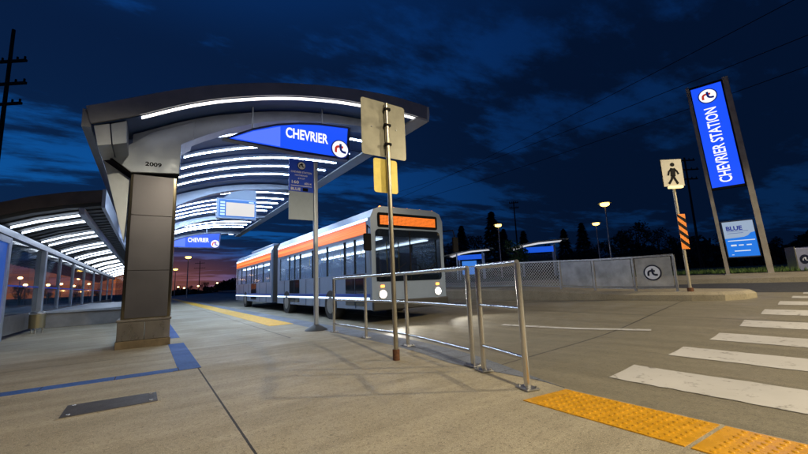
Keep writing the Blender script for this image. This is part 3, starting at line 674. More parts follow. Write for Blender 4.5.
# little bin by the shelter
t = thing('litter_bin', (-2.45, 14.2, 0), 'shiny steel litter bin on legs below the shelter glass', 'litter bin')
b = MB(); b.tube([(-2.45, 14.2, 0.14), (-2.45, 14.2, 0.50)], 0.17, 18); b.build('body', mat('yellow_lit_bin', (0.42, 0.36, 0.22), 0.3, 0.9), t, smooth=True)  # yellow in the body colour stands for warm light on the steel
b = MB(); b.tube([(-2.45, 14.2, 0.50), (-2.45, 14.2, 0.53), (-2.45, 14.2, 0.58)], [0.185, 0.185, 0.12], 18); b.build('lid', stainless, t, smooth=True)
for a in (0.5, 2.6, 4.7): b = MB(); b.cyl((-2.45 + 0.13 * math.cos(a), 14.2 + 0.13 * math.sin(a), 0), 0.018, 0.14, 8); b.build('leg', stainless, t)

# ------------------------------------------------------------------ articulated bus
BX0, BX1, BY0, BY1 = 4.85, 7.38, 8.6, 27.0
bz = -0.06
bus = thing('articulated_bus', ((BX0 + BX1) / 2, BY0, 0), 'long articulated bus with lit windows and glowing bands imitating light trails beside the platform, headlights on', 'bus')
busw = mat('bus_white', (0.20, 0.26, 0.38), 0.28, 0.1, 0.06, 2)
def stripes():  # streaky orange glow that imitates the light trails of a moving bus
    m = bpy.data.materials.new('bus_orange_trail'); m.use_nodes = True; n = m.node_tree; b = n.nodes['Principled BSDF']; lk = n.links.new
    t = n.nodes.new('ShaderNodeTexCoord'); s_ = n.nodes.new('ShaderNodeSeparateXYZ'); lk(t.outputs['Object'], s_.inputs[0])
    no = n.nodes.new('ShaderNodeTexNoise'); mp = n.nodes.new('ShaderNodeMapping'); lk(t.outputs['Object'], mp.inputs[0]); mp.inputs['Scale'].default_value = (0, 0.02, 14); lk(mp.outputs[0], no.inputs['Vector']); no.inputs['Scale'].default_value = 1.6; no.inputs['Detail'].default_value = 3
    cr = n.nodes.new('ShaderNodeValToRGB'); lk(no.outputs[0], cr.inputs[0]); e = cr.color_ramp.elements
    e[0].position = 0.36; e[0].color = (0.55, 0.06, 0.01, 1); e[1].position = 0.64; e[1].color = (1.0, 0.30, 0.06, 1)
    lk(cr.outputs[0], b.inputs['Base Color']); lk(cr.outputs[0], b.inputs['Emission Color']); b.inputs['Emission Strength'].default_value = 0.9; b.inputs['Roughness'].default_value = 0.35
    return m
orange_trail = stripes()
win_e = mat('lit_bus_window', (0.2, 0.25, 0.35), 0.15, 0, 0, emit=(0.42, 0.60, 1.0), es=0.75)
bus_glass = mat('bus_window_glass', (0.30, 0.42, 0.60), 0.05, 0, alpha=0.30)
seat_m = mat('seat_fabric', (0.03, 0.05, 0.14), 0.8, 0, 0.2, 20)
inner_m = mat('bus_interior', (0.45, 0.48, 0.52), 0.5)
ceil_e = emis('bus_ceiling_light', (0.62, 0.80, 1.0), 9.0)
def section(y0, y1, doors, nm):
    z0, z1, z2 = 0.32 + bz, 1.30 + bz, 2.28 + bz
    b = MB()
    lo = [(BX0, z0), (BX1, z0), (BX1, z1), (BX1 - 0.06, z1), (BX1 - 0.06, z0 + 0.45), (BX0 + 0.06, z0 + 0.45), (BX0 + 0.06, z1), (BX0, z1)]
    for q in ([lo[0], lo[1], lo[4], lo[5]], [lo[1], lo[2], lo[3], lo[4]], [lo[0], lo[5], lo[6], lo[7]]): b.prism(q, y0, y1)
    hi = [(BX1, z2), (BX1, 2.80 + bz), (BX1 - 0.10, 3.02 + bz), (BX1 - 0.35, 3.12 + bz), (BX0 + 0.35, 3.12 + bz), (BX0 + 0.10, 3.02 + bz), (BX0, 2.80 + bz), (BX0, z2)]
    b.prism(hi, y0, y1)
    if nm == 'front_body':
        b.box(BX0 + 0.01, BX1 - 0.01, y0 + 0.002, y0 + 0.078, z1 - 0.6, 1.06 + bz)
        for xa_, xb_ in ((BX0 + 0.01, BX0 + 0.15), (BX1 - 0.15, BX1 - 0.01)): b.box(xa_, xb_, y0 + 0.003, y0 + 0.077, 1.061 + bz, z2 + 0.02)
    for yy_ in ((y1 - 0.08,) if nm == 'front_body' else (y0, y1 - 0.08)): b.box(BX0 + 0.01, BX1 - 0.01, yy_ + 0.002, yy_ + 0.078, z1 - 0.6, z2 + 0.02)
    bd = b.build(nm, busw, bus)
    y = y0 + 0.85; seats = MB()
    while y < y1 - 0.6:
        for xs in (BX0 + 0.12, BX1 - 1.0): seats.box(xs, xs + 0.88, y, y + 0.42, 1.12 + bz, 1.22 + bz); seats.box(xs, xs + 0.88, y + 0.40, y + 0.50, 1.15 + bz, 1.80 + bz)
        y += 0.82
    seats.each('seat', seat_m, bd)
    b = MB(); y = y0 + 0.9
    while y < y1 - 0.5: b.cyl((BX0 + 1.05, y, 0.8 + bz), 0.018, 1.46, 6); b.cyl((BX1 - 1.05, y, 0.8 + bz), 0.018, 1.46, 6); y += 1.64
    b.each('grab_pole', mat('grab_yellow', (0.6, 0.4, 0.03), 0.4), bd)
    for xs in (BX0 + 0.35, BX1 - 0.55): b = MB(); b.box(xs, xs + 0.20, y0 + 0.3, y1 - 0.3, 2.235 + bz, 2.268 + bz); b.build('ceiling_light', ceil_e, bd)
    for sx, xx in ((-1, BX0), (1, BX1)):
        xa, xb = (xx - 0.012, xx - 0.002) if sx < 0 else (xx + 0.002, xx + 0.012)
        b = MB(); b.box(xa, xb, y0 + 0.25, y1 - 0.1, 2.36 + bz, 2.70 + bz); b.build('orange_trail_band', orange_trail, bd)  # added glowing band standing for orange light trails, not livery
        b = MB(); b.box(xa - 0.004 * (sx < 0), xb + 0.004 * (sx > 0), y0 + 0.15, y1 - 0.05, 2.72 + bz, 2.79 + bz); b.build('roof_trail_line', emis('bus_trail', (0.60, 0.78, 1.0), 2.6), bd)  # added glowing line for the pale upper light trail, no real fitting
        b = MB(); b.box(xa - 0.004 * (sx < 0), xb + 0.004 * (sx > 0), y0 + 0.15, y1 - 0.05, 0.59 + bz, 0.645 + bz); b.build('side_trail_line', emis('bus_trail', (0.75, 0.85, 1.0), 2.2), bd)  # added glowing line for the low white light trail, no real fitting
        y = y0 + 0.3
        while y < y1 - 1.2:
            isd = sx < 0 and any(abs(y + 0.65 - d) < 0.7 for d in doors)
            b = MB(); b.box(xx - 0.02 if sx > 0 else xx + 0.012, xx - 0.012 if sx > 0 else xx + 0.02, y + 0.04, y + 1.30, z1 + 0.002, z2 - 0.002)
            w_ = b.build('door' if isd else 'window', bus_glass, bd)
            b = MB(); xm = (xx - 0.05, xx + 0.006) if sx > 0 else (xx - 0.006, xx + 0.05)
            for q in ((y - 0.03, y + 0.04), (y + 1.30, y + 1.31)) + (((y + 0.64, y + 0.70),) if isd else ()): b.box(xm[0], xm[1], q[0], q[1], z1 + 0.001, z2 - 0.001)
            b.build('frame', blackp, w_)
            if isd:
                b = MB()
                for q in ((y + 0.06, y + 0.63), (y + 0.71, y + 1.28)): b.box(xa, xb, q[0], q[1], 0.42 + bz, 0.58 + bz); b.box(xa, xb, q[0], q[1], 0.76 + bz, z1 - 0.02)
                b.build('lower_glass', tint_glass, w_)
            y += 1.34
        b = MB(); b.box(xm[0], xm[1], y - 0.03, y1 - 0.01, z1 + 0.001, z2 - 0.001); b.build('rear_quarter', busw, bd)
        b = MB(); b.box(xm[0], xm[1], y0 + 0.08, y0 + 0.269, z1 + 0.001, z2 - 0.001); b.build('corner_post', busw, bd)
        b = MB(); k_ = y0 + 0.95
        while k_ < y1 - 0.3:
            b.box(xa, xb - 0.004 * (sx > 0), k_, k_ + 0.012, 0.34 + bz, 0.585 + bz); b.box(xa, xb - 0.004 * (sx > 0), k_, k_ + 0.012, 0.75 + bz, 1.285 + bz); k_ += 1.34
        b.each('panel_seam', blackp, bd)
        b = MB(); b.box(xa, xb, y0 + 0.1, y1 - 0.1, 0.66 + bz, 0.74 + bz); b.build('blue_pinstripe', mat('bus_blue', (0.02, 0.08, 0.4), 0.35), bd)
    return bd
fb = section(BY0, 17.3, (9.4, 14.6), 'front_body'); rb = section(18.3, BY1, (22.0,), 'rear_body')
b = MB()
for i in range(12):
    y = 17.3 + i / 12.0; e_ = 0.05 if i % 2 else 0.0
    b.box(BX0 + 0.05 + e_, BX1 - 0.05 - e_, y + 0.002, y + 1 / 12.0 - 0.002, 0.36 + bz, 3.02 + bz - e_)
b.build('bellows', blackrub, bus)
yf = BY0
b = MB(); b.prism(rrect(BX0 + 0.14, BX1 - 0.14, 1.05 + bz, 2.48 + bz, 0.12), yf - 0.015, yf - 0.003); b.build('windshield', mat('windshield_glass', (0.008, 0.012, 0.018), 0.04, alpha=0.62, spec=0.8), fb)
b = MB(); b.box(BX0 + 0.15, BX1 - 0.15, yf + 0.08, yf + 0.50, 0.80 + bz, 1.22 + bz); b.build('dashboard', blackp, fb, bevel=0.05)
b = MB(); b.tube([(BX1 - 0.65 + 0.23 * math.cos(a * 0.3142), yf + 0.60 + 0.10 * math.sin(a * 0.3142), 1.38 + bz + 0.19 * math.sin(a * 0.3142)) for a in range(21)], 0.018, 6); b.build('steering_wheel', blackp, fb)
b = MB(); b.box(BX1 - 0.92, BX1 - 0.40, yf + 1.05, yf + 1.18, 1.0 + bz, 1.95 + bz); b.build('driver_seat', seat_m, fb, bevel=0.05)
b = MB(); b.box((BX0 + BX1) / 2 - 0.02, (BX0 + BX1) / 2 + 0.02, yf - 0.022, yf - 0.016, 1.07 + bz, 2.46 + bz)
for x0, x1 in ((BX0 + 0.4, BX0 + 1.1), (BX0 + 1.5, BX0 + 2.2)): b.bar((x0, yf - 0.03, 1.12 + bz), (x1, yf - 0.03, 1.55 + bz), 0.015, 0.02)
b.each('wiper', blackp, fb)
b = MB(); b.prism(rrect(BX0 + 0.22, BX1 - 0.22, 2.53 + bz, 2.94 + bz, 0.06), yf - 0.014, yf - 0.003); ds = b.build('destination_sign', blackp, fb)
b = MB()
for r_ in range(11):
    for c_ in range(58):
        if 1 <= r_ <= 9:
            x = BX0 + 0.30 + c_ * 0.0335; z = 2.58 + bz + r_ * 0.029; b.box(x, x + 0.024, yf - 0.018, yf - 0.015, z, z + 0.020)
b.build('amber_leds', emis('amber_led', (1.0, 0.20, 0.015), 1.6), ds)
for k in range(5):
    x = BX0 + 0.35 + k * (BX1 - BX0 - 0.7) / 4; b = MB(); b.sphere((x, yf + 0.06, 3.115 + bz), 0.035, 8, 6, 0.6); b.build('marker_light', emis('amber_marker', (1.0, 0.25, 0.03), 8), fb)
for x in (BX0 + 0.32, BX1 - 0.32):
    b = MB(); disc(b, (x, yf - 0.004, 0.72 + bz), (1, 0, 0), (0, 0, 1), 0.13, 0.02); h_ = b.build('headlight', stainless, fb)
    b = MB(); disc(b, (x, yf - 0.026, 0.72 + bz), (1, 0, 0), (0, 0, 1), 0.10, 0.01); b.build('lens', emis('headlight_glow', (1.0, 0.96, 0.9), 14), h_)
    ld = bpy.data.lights.new('headlight_beam', 'SPOT'); ld.energy = 260; ld.color = (1.0, 0.95, 0.86); ld.spot_size = math.radians(70); ld.spot_blend = 0.8; ld.shadow_soft_size = 0.08
    lo = bpy.data.objects.new('headlight_beam', ld); COL.objects.link(lo); lo.parent = bus; lo.location = (x - bus.location.x, -0.12, 0.72 + bz); lo.rotation_euler = (math.radians(78), 0, math.radians(180))
    b = MB(); b.box(x - 0.05, x + 0.05, yf - 0.02, yf - 0.003, 0.90 + bz, 0.96 + bz); b.build('turn_signal', emis('amber_marker', (1.0, 0.25, 0.03), 8), fb)
b = MB(); b.box(BX0 - 0.01, BX1 + 0.01, yf - 0.09, yf + 0.02, 0.30 + bz, 0.55 + bz); b.build('bumper', blackrub, fb, bevel=0.03)
for x, s_ in ((BX0, -1), (BX1, 1)):
    b = MB(); b.tube([(x, yf + 0.05, 2.5 + bz), (x + 0.22 * s_, yf - 0.22, 2.52 + bz), (x + 0.25 * s_, yf - 0.26, 2.3 + bz)], 0.018, 8); mr_ = b.build('mirror', blackp, fb)
    b = MB(); b.box(x + 0.25 * s_ - 0.11, x + 0.25 * s_ + 0.11, yf - 0.30, yf - 0.23, 1.85 + bz, 2.3 + bz); b.build('mirror_housing', blackp, mr_, bevel=0.03)
for yw, pr in ((11.3, fb), (15.9, fb), (24.0, rb)):
    for x in (BX0, BX1 - 0.28):
        b = MB(); b.tube([(x - 0.015, yw, 0.42 - 0.09), (x + 0.30, yw, 0.42 - 0.09)], 0.46, 24); w_ = b.build('wheel', blackrub, bus, smooth=True)
        s_ = -1 if x == BX0 else 1; xo = x - 0.02 if s_ < 0 else x + 0.305
        b = MB(); b.tube([(xo, yw, 0.33), (xo + 0.012 * s_, yw, 0.33)], [0.27, 0.22], 20); b.build('hub', galv, w_)
b = MB(); b.box(BX0 + 0.5, BX1 - 0.5, 20, 25, 3.12 + bz, 3.34 + bz); b.build('roof_unit', busw, rb, bevel=0.06)

# ------------------------------------------------------------------ island fence
FL = [(11.50, 4.10), (11.40, 5.08), (11.58, 6.34), (11.72, 7.60), (11.82, 9.4), (11.86, 11.6), (11.88, 14.0), (11.88, 16.6), (11.88, 19.4), (11.88, 22.4)]
perf = mat('perforated_panel', (0.50, 0.52, 0.56), 0.4, 0.35, 0.25, 3, alpha=0.48, rvar=0.1)
fence = thing('island_fence', (11.5, 4.1, 0.41), 'grey metal fence on the island with solid panels, mesh bays and a round transit emblem', 'fence')
FH = 0.97
for x, y in FL:
    b = MB(); b.bar((x, y, isl_z(y)), (x, y, isl_z(y) + FH), 0.055, 0.055, (0, 1, 0)); b.cyl((x, y, isl_z(y)), 0.07, 0.015, 8); b.build('post', galv, fence)
for i, ((xa, ya), (xb, yb)) in enumerate(zip(FL, FL[1:])):
    za, zb = isl_z(ya), isl_z(yb); A = Vector((xa, ya, za)); B = Vector((xb, yb, zb)); d = (B - A).normalized()
    b = MB(); b.bar(A + Vector((0, 0, FH)), B + Vector((0, 0, FH)), 0.05, 0.05); b.build('top_rail', galv, fence)
    b = MB(); b.bar(A + Vector((0, 0, 0.10)), B + Vector((0, 0, 0.10)), 0.035, 0.035); b.build('bottom_rail', galv, fence)
    if i < 3:
        b = MB(); n_ = Vector((d.y, -d.x, 0)) * 0.004; a1, b1 = A + d * 0.06, B - d * 0.06
        vs = [p + n_ * s1 + Vector((0, 0, z)) for p in (a1, b1) for s1 in (-1, 1) for z in (0.14, FH - 0.04)]
        b.add(vs, [(0, 1, 3, 2), (4, 6, 7, 5), (0, 4, 5, 1), (2, 3, 7, 6), (1, 5, 7, 3), (0, 2, 6, 4)]); b.build('solid_panel', perf, fence)
    else:
        ln = (B - A).length; c = 0.115; b = MB(); h0, h1 = 0.12, FH - 0.03; hh = h1 - h0; k = -hh
        while k < ln:
            for s1 in (1, -1):
                u0, u1 = k, k + hh; v0, v1 = (h0, h1) if s1 > 0 else (h1, h0)
                if u0 < 0: v0 += (v1 - v0) * (-u0) / hh; u0 = 0
                if u1 > ln: v1 -= (v1 - v0) * (u1 - ln) / max(1e-3, (u1 - u0)); u1 = ln
                if u1 - u0 > 0.02: b.bar(A + d * u0 + Vector((0, 0, v0)), A + d * u1 + Vector((0, 0, v1)), 0.010, 0.010)
            k += c
        b.build('wire_mesh', mat('mesh_wire', (0.60, 0.60, 0.58), 0.4, 0.6), fence)
# emblem on the first solid bay
A = Vector((FL[0][0], FL[0][1], 0)); B = Vector((FL[1][0], FL[1][1], 0)); d = (A - B).normalized(); m_ = (A + B) / 2 + d * -0.02
em = MB(); disc(em, (m_.x - 0.012, m_.y, isl_z(4.5) + 0.52), d, (0, 0, 1), 0.215, 0.012)
emb = em.build('emblem', mat('emblem_black', (0.005, 0.008, 0.03), 0.4), fence, label='round white emblem with black letters')
N = d.cross(Vector((0, 0, 1))).normalized(); c0 = Vector((m_.x - 0.012, m_.y, isl_z(4.5) + 0.52))
q = MB(); disc(q, c0 + N * 0.0125, d, (0, 0, 1), 0.180, 0.005); q.build('emblem_face', mat('emblem_white', (0.55, 0.60, 0.75), 0.5), emb)
q = MB(); ribbon(q, R_PTS, 0.25, c0 + N * 0.019, d, (0, 0, 1), 0.20); ribbon(q, T_PTS, 0.25, c0 + N * 0.024, d, (0, 0, 1), 0.20); q.build('emblem_letters', MATS['emblem_black'], emb)

# pedestrian crossing sign
t = thing('crosswalk_sign', (11.5, 3.82, 0.41), 'white pedestrian crossing sign on a pole with an orange and black striped marker', 'traffic sign')
x, y, z = 11.5, 3.82, 0.41
b = MB(); b.tube([(x, y, z), (x - 0.10, y, z + 3.3)], 0.038, 12); b.build('pole', mat('sign_pole_grey', (0.42, 0.38, 0.30), 0.45, 0.6), t, smooth=True)
b = MB(); b.cyl((x, y, z), 0.07, 0.10, 10); b.build('base_sleeve', MATS['rusty_sleeve'], t)
U = Vector((0.80, -0.60, 0)); V = Vector((0, 0, 1)); N = U.cross(V)
def board(mb, c, w, h, th, lift=0):
    c = Vector(c) + N * lift; vs = [c + U * (i * w / 2) + V * (j * h / 2) + N * k for k in (0, th) for i, j in ((-1, -1), (1, -1), (1, 1), (-1, 1))]
    mb.add(vs, [(0, 1, 2, 3), (7, 6, 5, 4), (0, 4, 5, 1), (1, 5, 6, 2), (2, 6, 7, 3), (3, 7, 4, 0)])
c0 = Vector((x - 0.12, y, z + 3.12)) + N * 0.05
b = MB(); board(b, c0, 0.56, 0.76, 0.012); pl_ = b.build('sign_plate', blackp, t)
b = MB(); board(b, c0, 0.53, 0.73, 0.004, 0.013); b.build('sign_face', mat('sign_reflective', (0.50, 0.47, 0.40), 0.5), pl_)
b = MB(); W_ = lambda u, v: (u, v)
o_ = c0 + N * 0.018
ribbon(b, [(0.02, 0.12), (0.0, -0.10)], 0.13, o_, U, V, 1.0); ribbon(b, [(0.0, -0.08), (0.05, -0.20), (0.10, -0.31)], 0.06, o_, U, V, 1.0); ribbon(b, [(-0.01, -0.08), (-0.05, -0.19), (-0.13, -0.30)], 0.06, o_, U, V, 1.0)
ribbon(b, [(0.0, 0.12), (-0.09, 0.03), (-0.12, -0.07)], 0.045, o_, U, V, 1.0); ribbon(b, [(0.04, 0.12), (0.11, 0.04), (0.15, -0.05)], 0.045, o_, U, V, 1.0)
disc(b, o_ + V * 0.22 + U * 0.02, U, V, 0.055, 0.004, 16); b.build('walking_figure', blackp, pl_)
b = MB(); board(b, c0 - V * 0.40, 0.34, 0.06, 0.10, 0.0); b.build('down_light', emis('warm_under_light', (1.0, 0.72, 0.32), 1.6), t)
c1 = Vector((x - 0.05, y, z + 1.55)) + N * 0.05 + U * 0.03
b = MB(); board(b, c1, 0.20, 0.92, 0.008); hz = b.build('hazard_marker', mat('hazard_orange', (0.75, 0.22, 0.02), 0.45), t, label='orange marker with black slanting stripes')
b = MB()
for k in range(4):
    v = -0.36 + k * 0.22
    q_ = [(-0.1, v + 0.10), (0.1, v - 0.08), (0.1, v + 0.02), (-0.1, v + 0.20)]
    vs = [c1 + U * p[0] + V * min(0.46, max(-0.46, p[1])) + N * kk for kk in (0.009, 0.012) for p in q_]; b.add(vs, [(0, 1, 2, 3), (7, 6, 5, 4), (0, 4, 5, 1), (1, 5, 6, 2), (2, 6, 7, 3), (3, 7, 4, 0)])
b.build('black_stripes', blackp, hz)

# ------------------------------------------------------------------ station pylon
t = thing('station_pylon', (18.4, 4.15, 0.75), 'tall illuminated blue CHEVRIER STATION pylon between two steel posts', 'pylon sign')
PL, PR = Vector((18.27, 4.80, 0.73)), Vector((18.55, 3.62, 0.73))
U = (PR - PL).normalized(); V = Vector((0, 0, 1)); N = U.cross(V).normalized()
lean = Vector((-0.35, 0.22, 0)); HT = 7.6
post_m = mat('pylon_post', (0.34, 0.31, 0.28), 0.35, 0.45, 0.2, 3)
def pp(u, z): return PL + U * u + V * z + lean * (z / HT)
wid = (PR - PL).length
for u, wd in ((0.02, 0.11), (wid - 0.02, 0.17)):
    b = MB()
    for k in range(8):
        z0, z1 = HT * k / 8, HT * (k + 1) / 8
        b.bar(pp(u, z0), pp(u, z1), wd, 0.30, N)
    b.build('post', post_m, t)
    b = MB(); b.bar(pp(u, 0) - U * wd * 0.9, pp(u, 0) + U * wd * 0.9, 0.42, 0.04); b.build('foot', galv, t)
def panel(mb, u0, u1, z0, z1, y0, y1):
    vs = [pp(u, z) + N * y for y in (y0, y1) for u, z in ((u0, z0), (u1, z0), (u1, z1), (u0, z1))]
    mb.add(vs, [(0, 1, 2, 3), (7, 6, 5, 4), (0, 4, 5, 1), (1, 5, 6, 2), (2, 6, 7, 3), (3, 7, 4, 0)])
b = MB(); panel(b, 0.08, wid - 0.11, 3.28, 7.56, -0.10, 0.10); b.build('sign_box', blackp, t)
b = MB(); panel(b, 0.11, wid - 0.16, 3.36, 7.46, 0.103, 0.115); fc = b.build('blue_face', sign_blue, t)
VV = (V + lean / HT).normalized(); cc = pp((wid - 0.05) / 2, 7.03) + N * 0.118
logo(fc, cc, U, VV, 0.30, sign_white, logo_red, logo_blue, logo_blue)
b = MB(); text(b, 'CHEVRIER STATION', pp(wid / 2 + 0.15, 3.52) + N * 0.120, VV, -U, 3.02, 0.38, 0.016); b.build('lettering', sign_white, fc)
b = MB(); panel(b, 0.12, wid - 0.16, 0.62, 2.02, -0.06, 0.06); ib = b.build('info_box', mat('info_frame', (0.05, 0.06, 0.10), 0.4, 0.5), t)
b = MB(); panel(b, 0.15, wid - 0.19, 0.66, 1.98, 0.063, 0.068); b.build('info_face', emis('info_blue', (0.01, 0.19, 0.80), 0.9), ib)
b = MB(); wv = [(0.15, 1.35), (0.45, 1.36), (0.7, 1.38), (0.82, 1.43), (0.90, 1.52), (wid - 0.19, 1.55), (wid - 0.19, 1.98), (0.15, 1.98)]
b.add([pp(u, z) + N * 0.070 for u, z in wv], [tuple(range(8))]); b.build('info_header', emis('info_pale', (0.38, 0.50, 0.68), 0.75), ib)
b = MB(); text(b, 'BLUE', pp(0.24, 1.64) + N * 0.073, U, VV, 0.46, 0.17, 0.04); b.build('route_name', logo_blue, ib)
b = MB()
for z, u0, u1 in ((1.60, 0.25, 0.85), (1.53, 0.25, 0.70)): panel(b, u0, u1, z, z + 0.012, 0.072, 0.074)
b.build('small_print', logo_blue, ib)
b = MB()
for z, u0, u1, h in ((1.24, 0.22, 0.98, 0.03), (1.05, 0.28, 0.44, 0.06), (1.06, 0.5, 0.64, 0.04), (1.06, 0.72, 0.86, 0.04), (0.85, 0.35, 0.80, 0.035), (0.72, 0.25, 0.32, 0.02)): panel(b, u0, u1, z, z + h, 0.072, 0.074)
b.build('white_print', emis('info_white', (0.8, 0.9, 1), 0.8), ib)

# rt emblem bin at the right edge
t = thing('emblem_bin', (21.0, 3.22, 0.74), 'slanted grey bin with a round transit emblem at the right edge of the photo', 'litter bin')
b = MB(); x, y, z = 21.0, 3.22, 0.74; U = Vector((0.72, -0.69, 0)).normalized(); N = U.cross(Vector((0, 0, 1)))
def bx(mb, c, w, h, d, lean_=0.0):
    c = Vector(c); vs = [c + U * (i * w / 2) + Vector((0, 0, j * h)) + N * (k * d / 2) + Vector((lean_, 0, 0)) * j for k in (-1, 1) for i, j in ((-1, 0), (1, 0), (1, 1), (-1, 1))]
    mb.add(vs, [(0, 1, 2, 3), (7, 6, 5, 4), (0, 4, 5, 1), (1, 5, 6, 2), (2, 6, 7, 3), (3, 7, 4, 0)])
bx(b, (x, y, z), 0.50, 0.90, 0.4, -0.08); b.build('body', mat('bin_grey', (0.24, 0.26, 0.42), 0.4, 0.3, 0.2, 3), t, bevel=0.04)
b = MB()
for s_ in (-1, 1): bx(b, Vector((x, y, z)) + U * 0.28 * s_, 0.04, 0.94, 0.44, -0.08)
b.each('side_frame', stainless, t)
b = MB(); disc(b, Vector((x - 0.05, y, z + 0.46)) + N * 0.21, U, (0, 0, 1), 0.17, 0.01); eb = b.build('emblem', MATS['emblem_black'], t)
b = MB(); ribbon(b, R_PTS, 0.2, Vector((x - 0.05, y, z + 0.46)) + N * 0.222, U, (0, 0, 1), 0.145); ribbon(b, T_PTS, 0.2, Vector((x - 0.05, y, z + 0.46)) + N * 0.228, U, (0, 0, 1), 0.145); b.build('emblem_letters', MATS['emblem_white'], eb)

# ------------------------------------------------------------------ far lamps
for loc, h, lb in (((33.0, 16.35, 1.05), 5.95, 'street lamp, the taller of the pair of lamps right of the small shelter'),
                   ((44.0, 23.1, 1.05), 5.85, 'street lamp, the farther and lower of the pair right of the small shelter'),
                   ((33.0, 28.6, 1.05), 5.9, 'street lamp standing between the two small far shelters'),
                   ((30.4, 39.7, 1.0), 5.5, 'street lamp left of the far shelters, above the mesh fence'),
                   ((33.8, 61.3, 1.0), 5.1, 'distant street lamp behind the bus')):
    street_lamp(loc, h, lb, 0, head_s=0.62, es=5)

# far lights by the afterglow
far_l = [(3.4, 62, 6.2, 'distant street lamp under the canopy end, the higher of two against the afterglow'), (3.0, 84, 5.6, 'distant street lamp against the orange afterglow, the lower one beside the column')]
for x, y, h, lb in far_l: street_lamp((x + 1.2, y, -0.4), h, lb, 0, head_s=0.62, es=5)

# ------------------------------------------------------------------ small opposite shelters
def far_shelter(loc, rz, label, text_on):
    t = thing('small_shelter', loc, label, 'shelter', 'small bus shelters on the far side'); x, y, z = loc
    b = MB(); pr = [(-2.4, 2.35), (-1.2, 2.62), (0.2, 2.78), (2.4, 2.85)]
    b.prism([(x + p, z + q + 0.09) for p, q in pr] + [(x + p, z + q) for p, q in pr[::-1]], y - 1.1, y + 1.1); rf = b.build('roof', mat('far_roof', (0.42, 0.37, 0.30), 0.5, 0.3), t)
    for yy_ in (-0.6, 0.05, 0.6):
        b = MB(); b.prism([(x + p * 0.8, z + q - 0.03) for p, q in pr] + [(x + p * 0.8, z + q - 0.008) for p, q in pr[::-1]], y + yy_ - 0.08, y + yy_ + 0.08); b.build('light_strip', emis('far_strip', (0.9, 0.92, 1.0), 0.9), rf)
    for px_ in (-1.2, 1.3):
        for py_ in (-0.8, 0.8): b = MB(); b.box(x + px_ - 0.06, x + px_ + 0.06, y + py_ - 0.06, y + py_ + 0.06, z, z + 2.60); b.build('post', alu_light, t)
    b = MB(); b.box(x - 1.12, x + 1.22, y - 0.86, y - 0.80, z + 1.95, z + 2.40); b.build('blue_sign', emis('far_blue', (0.01, 0.10, 0.75), 0.9), t)
    b = MB(); b.box(x - 1.1, x + 1.2, y + 0.77, y + 0.80, z + 0.3, z + 1.9); b.build('glazing', glass, t)
    t.rotation_euler = (0, 0, 0)
    return t
s1 = far_shelter((0, 0, 0), 0, 'small far shelter with a blue sign band, the right one of the three', False)
s1.location = (27.0, 19.4, 0.98); s1.rotation_euler = (0, 0, -0.9)
s2 = clone(s1, (26.5, 26.9, 0.95), 'small far shelter with a blue poster, between the bus and the lamp', -0.9)
s3 = clone(s1, (27.5, 41.0, 0.95), 'most distant small shelter, mostly hidden behind the bus', -0.9)
b = MB(); b.box(-0.7, 0.7, -0.95, -0.9, 0.5, 1.8); o = b.build('blue_poster', emis('poster_blue', (0.05, 0.25, 0.85), 0.8)); o.parent = s2

# ------------------------------------------------------------------ trees
def tree_mesh(kind, h, seed):
    r = random.Random(seed); f = MB(); tr = MB(); g = lambda a: r.uniform(-a, a)
    if kind == 'spruce':
        tr.tube([(0, 0, 0), (0, 0, h * 0.6), (0, 0, h)], [h * 0.018, h * 0.010, 0.02], 7)
        n = 2000
        for i in range(n):
            u = r.random() ** 0.75; z = h * (0.06 + 0.94 * u); lay = (z / h * 13) % 1.0
            R = h * 0.27 * (1 - u) ** 0.85 * (0.55 + 0.6 * (1 - lay)) + 0.08; a = r.random() * 6.283; q = R * (0.35 + 0.65 * r.random() ** 0.5)
            c = Vector((q * math.cos(a), q * math.sin(a), z - q * 0.25)); s_ = h * 0.030 * (0.6 + r.random())
            d = Vector((math.cos(a), math.sin(a), -0.35 + g(0.3))) * s_; w = Vector((-math.sin(a), math.cos(a), g(0.5))) * s_ * 0.5
            f.add([c - w, c + d * 1.2, c + w, c - d * 0.6], [(0, 1, 2, 3)])
    else:
        tr.tube([(0, 0, 0), (g(.1), g(.1), h * 0.35), (g(.3), g(.3), h * 0.75)], [h * 0.028, h * 0.02, 0.03], 8)
        cl_ = []
        for k in range(16):
            a = r.random() * 6.283; q = h * 0.30 * r.random() ** 0.6; z = h * r.uniform(0.34, 0.88); q *= math.sin(math.pi * min(1, max(0.15, (z / h - 0.2) / 0.85)))
            cl_.append((Vector((q * math.cos(a), q * math.sin(a), z)), h * r.uniform(0.09, 0.17)))
        for c, R in cl_[:9]: tr.tube([(0, 0, h * 0.3), tuple(c * 0.6 + Vector((0, 0, h * 0.1))), tuple(c)], [h * 0.014, h * 0.008, 0.01], 5)
        for c, R in cl_:
            for i in range(170):
                v = Vector((g(1), g(1), g(1)));
                if v.length > 1: continue
                p = c + v.normalized() * R * (0.5 + 0.55 * r.random()); s_ = h * 0.020 * (0.6 + r.random())
                a1 = Vector((g(1), g(1), g(1))).normalized() * s_; a2 = Vector((g(1), g(1), g(1))).normalized() * s_
                f.add([p - a1, p - a2 * 0.6, p + a1, p + a2 * 0.6], [(0, 1, 2, 3)])
    return f, tr
protos = {}
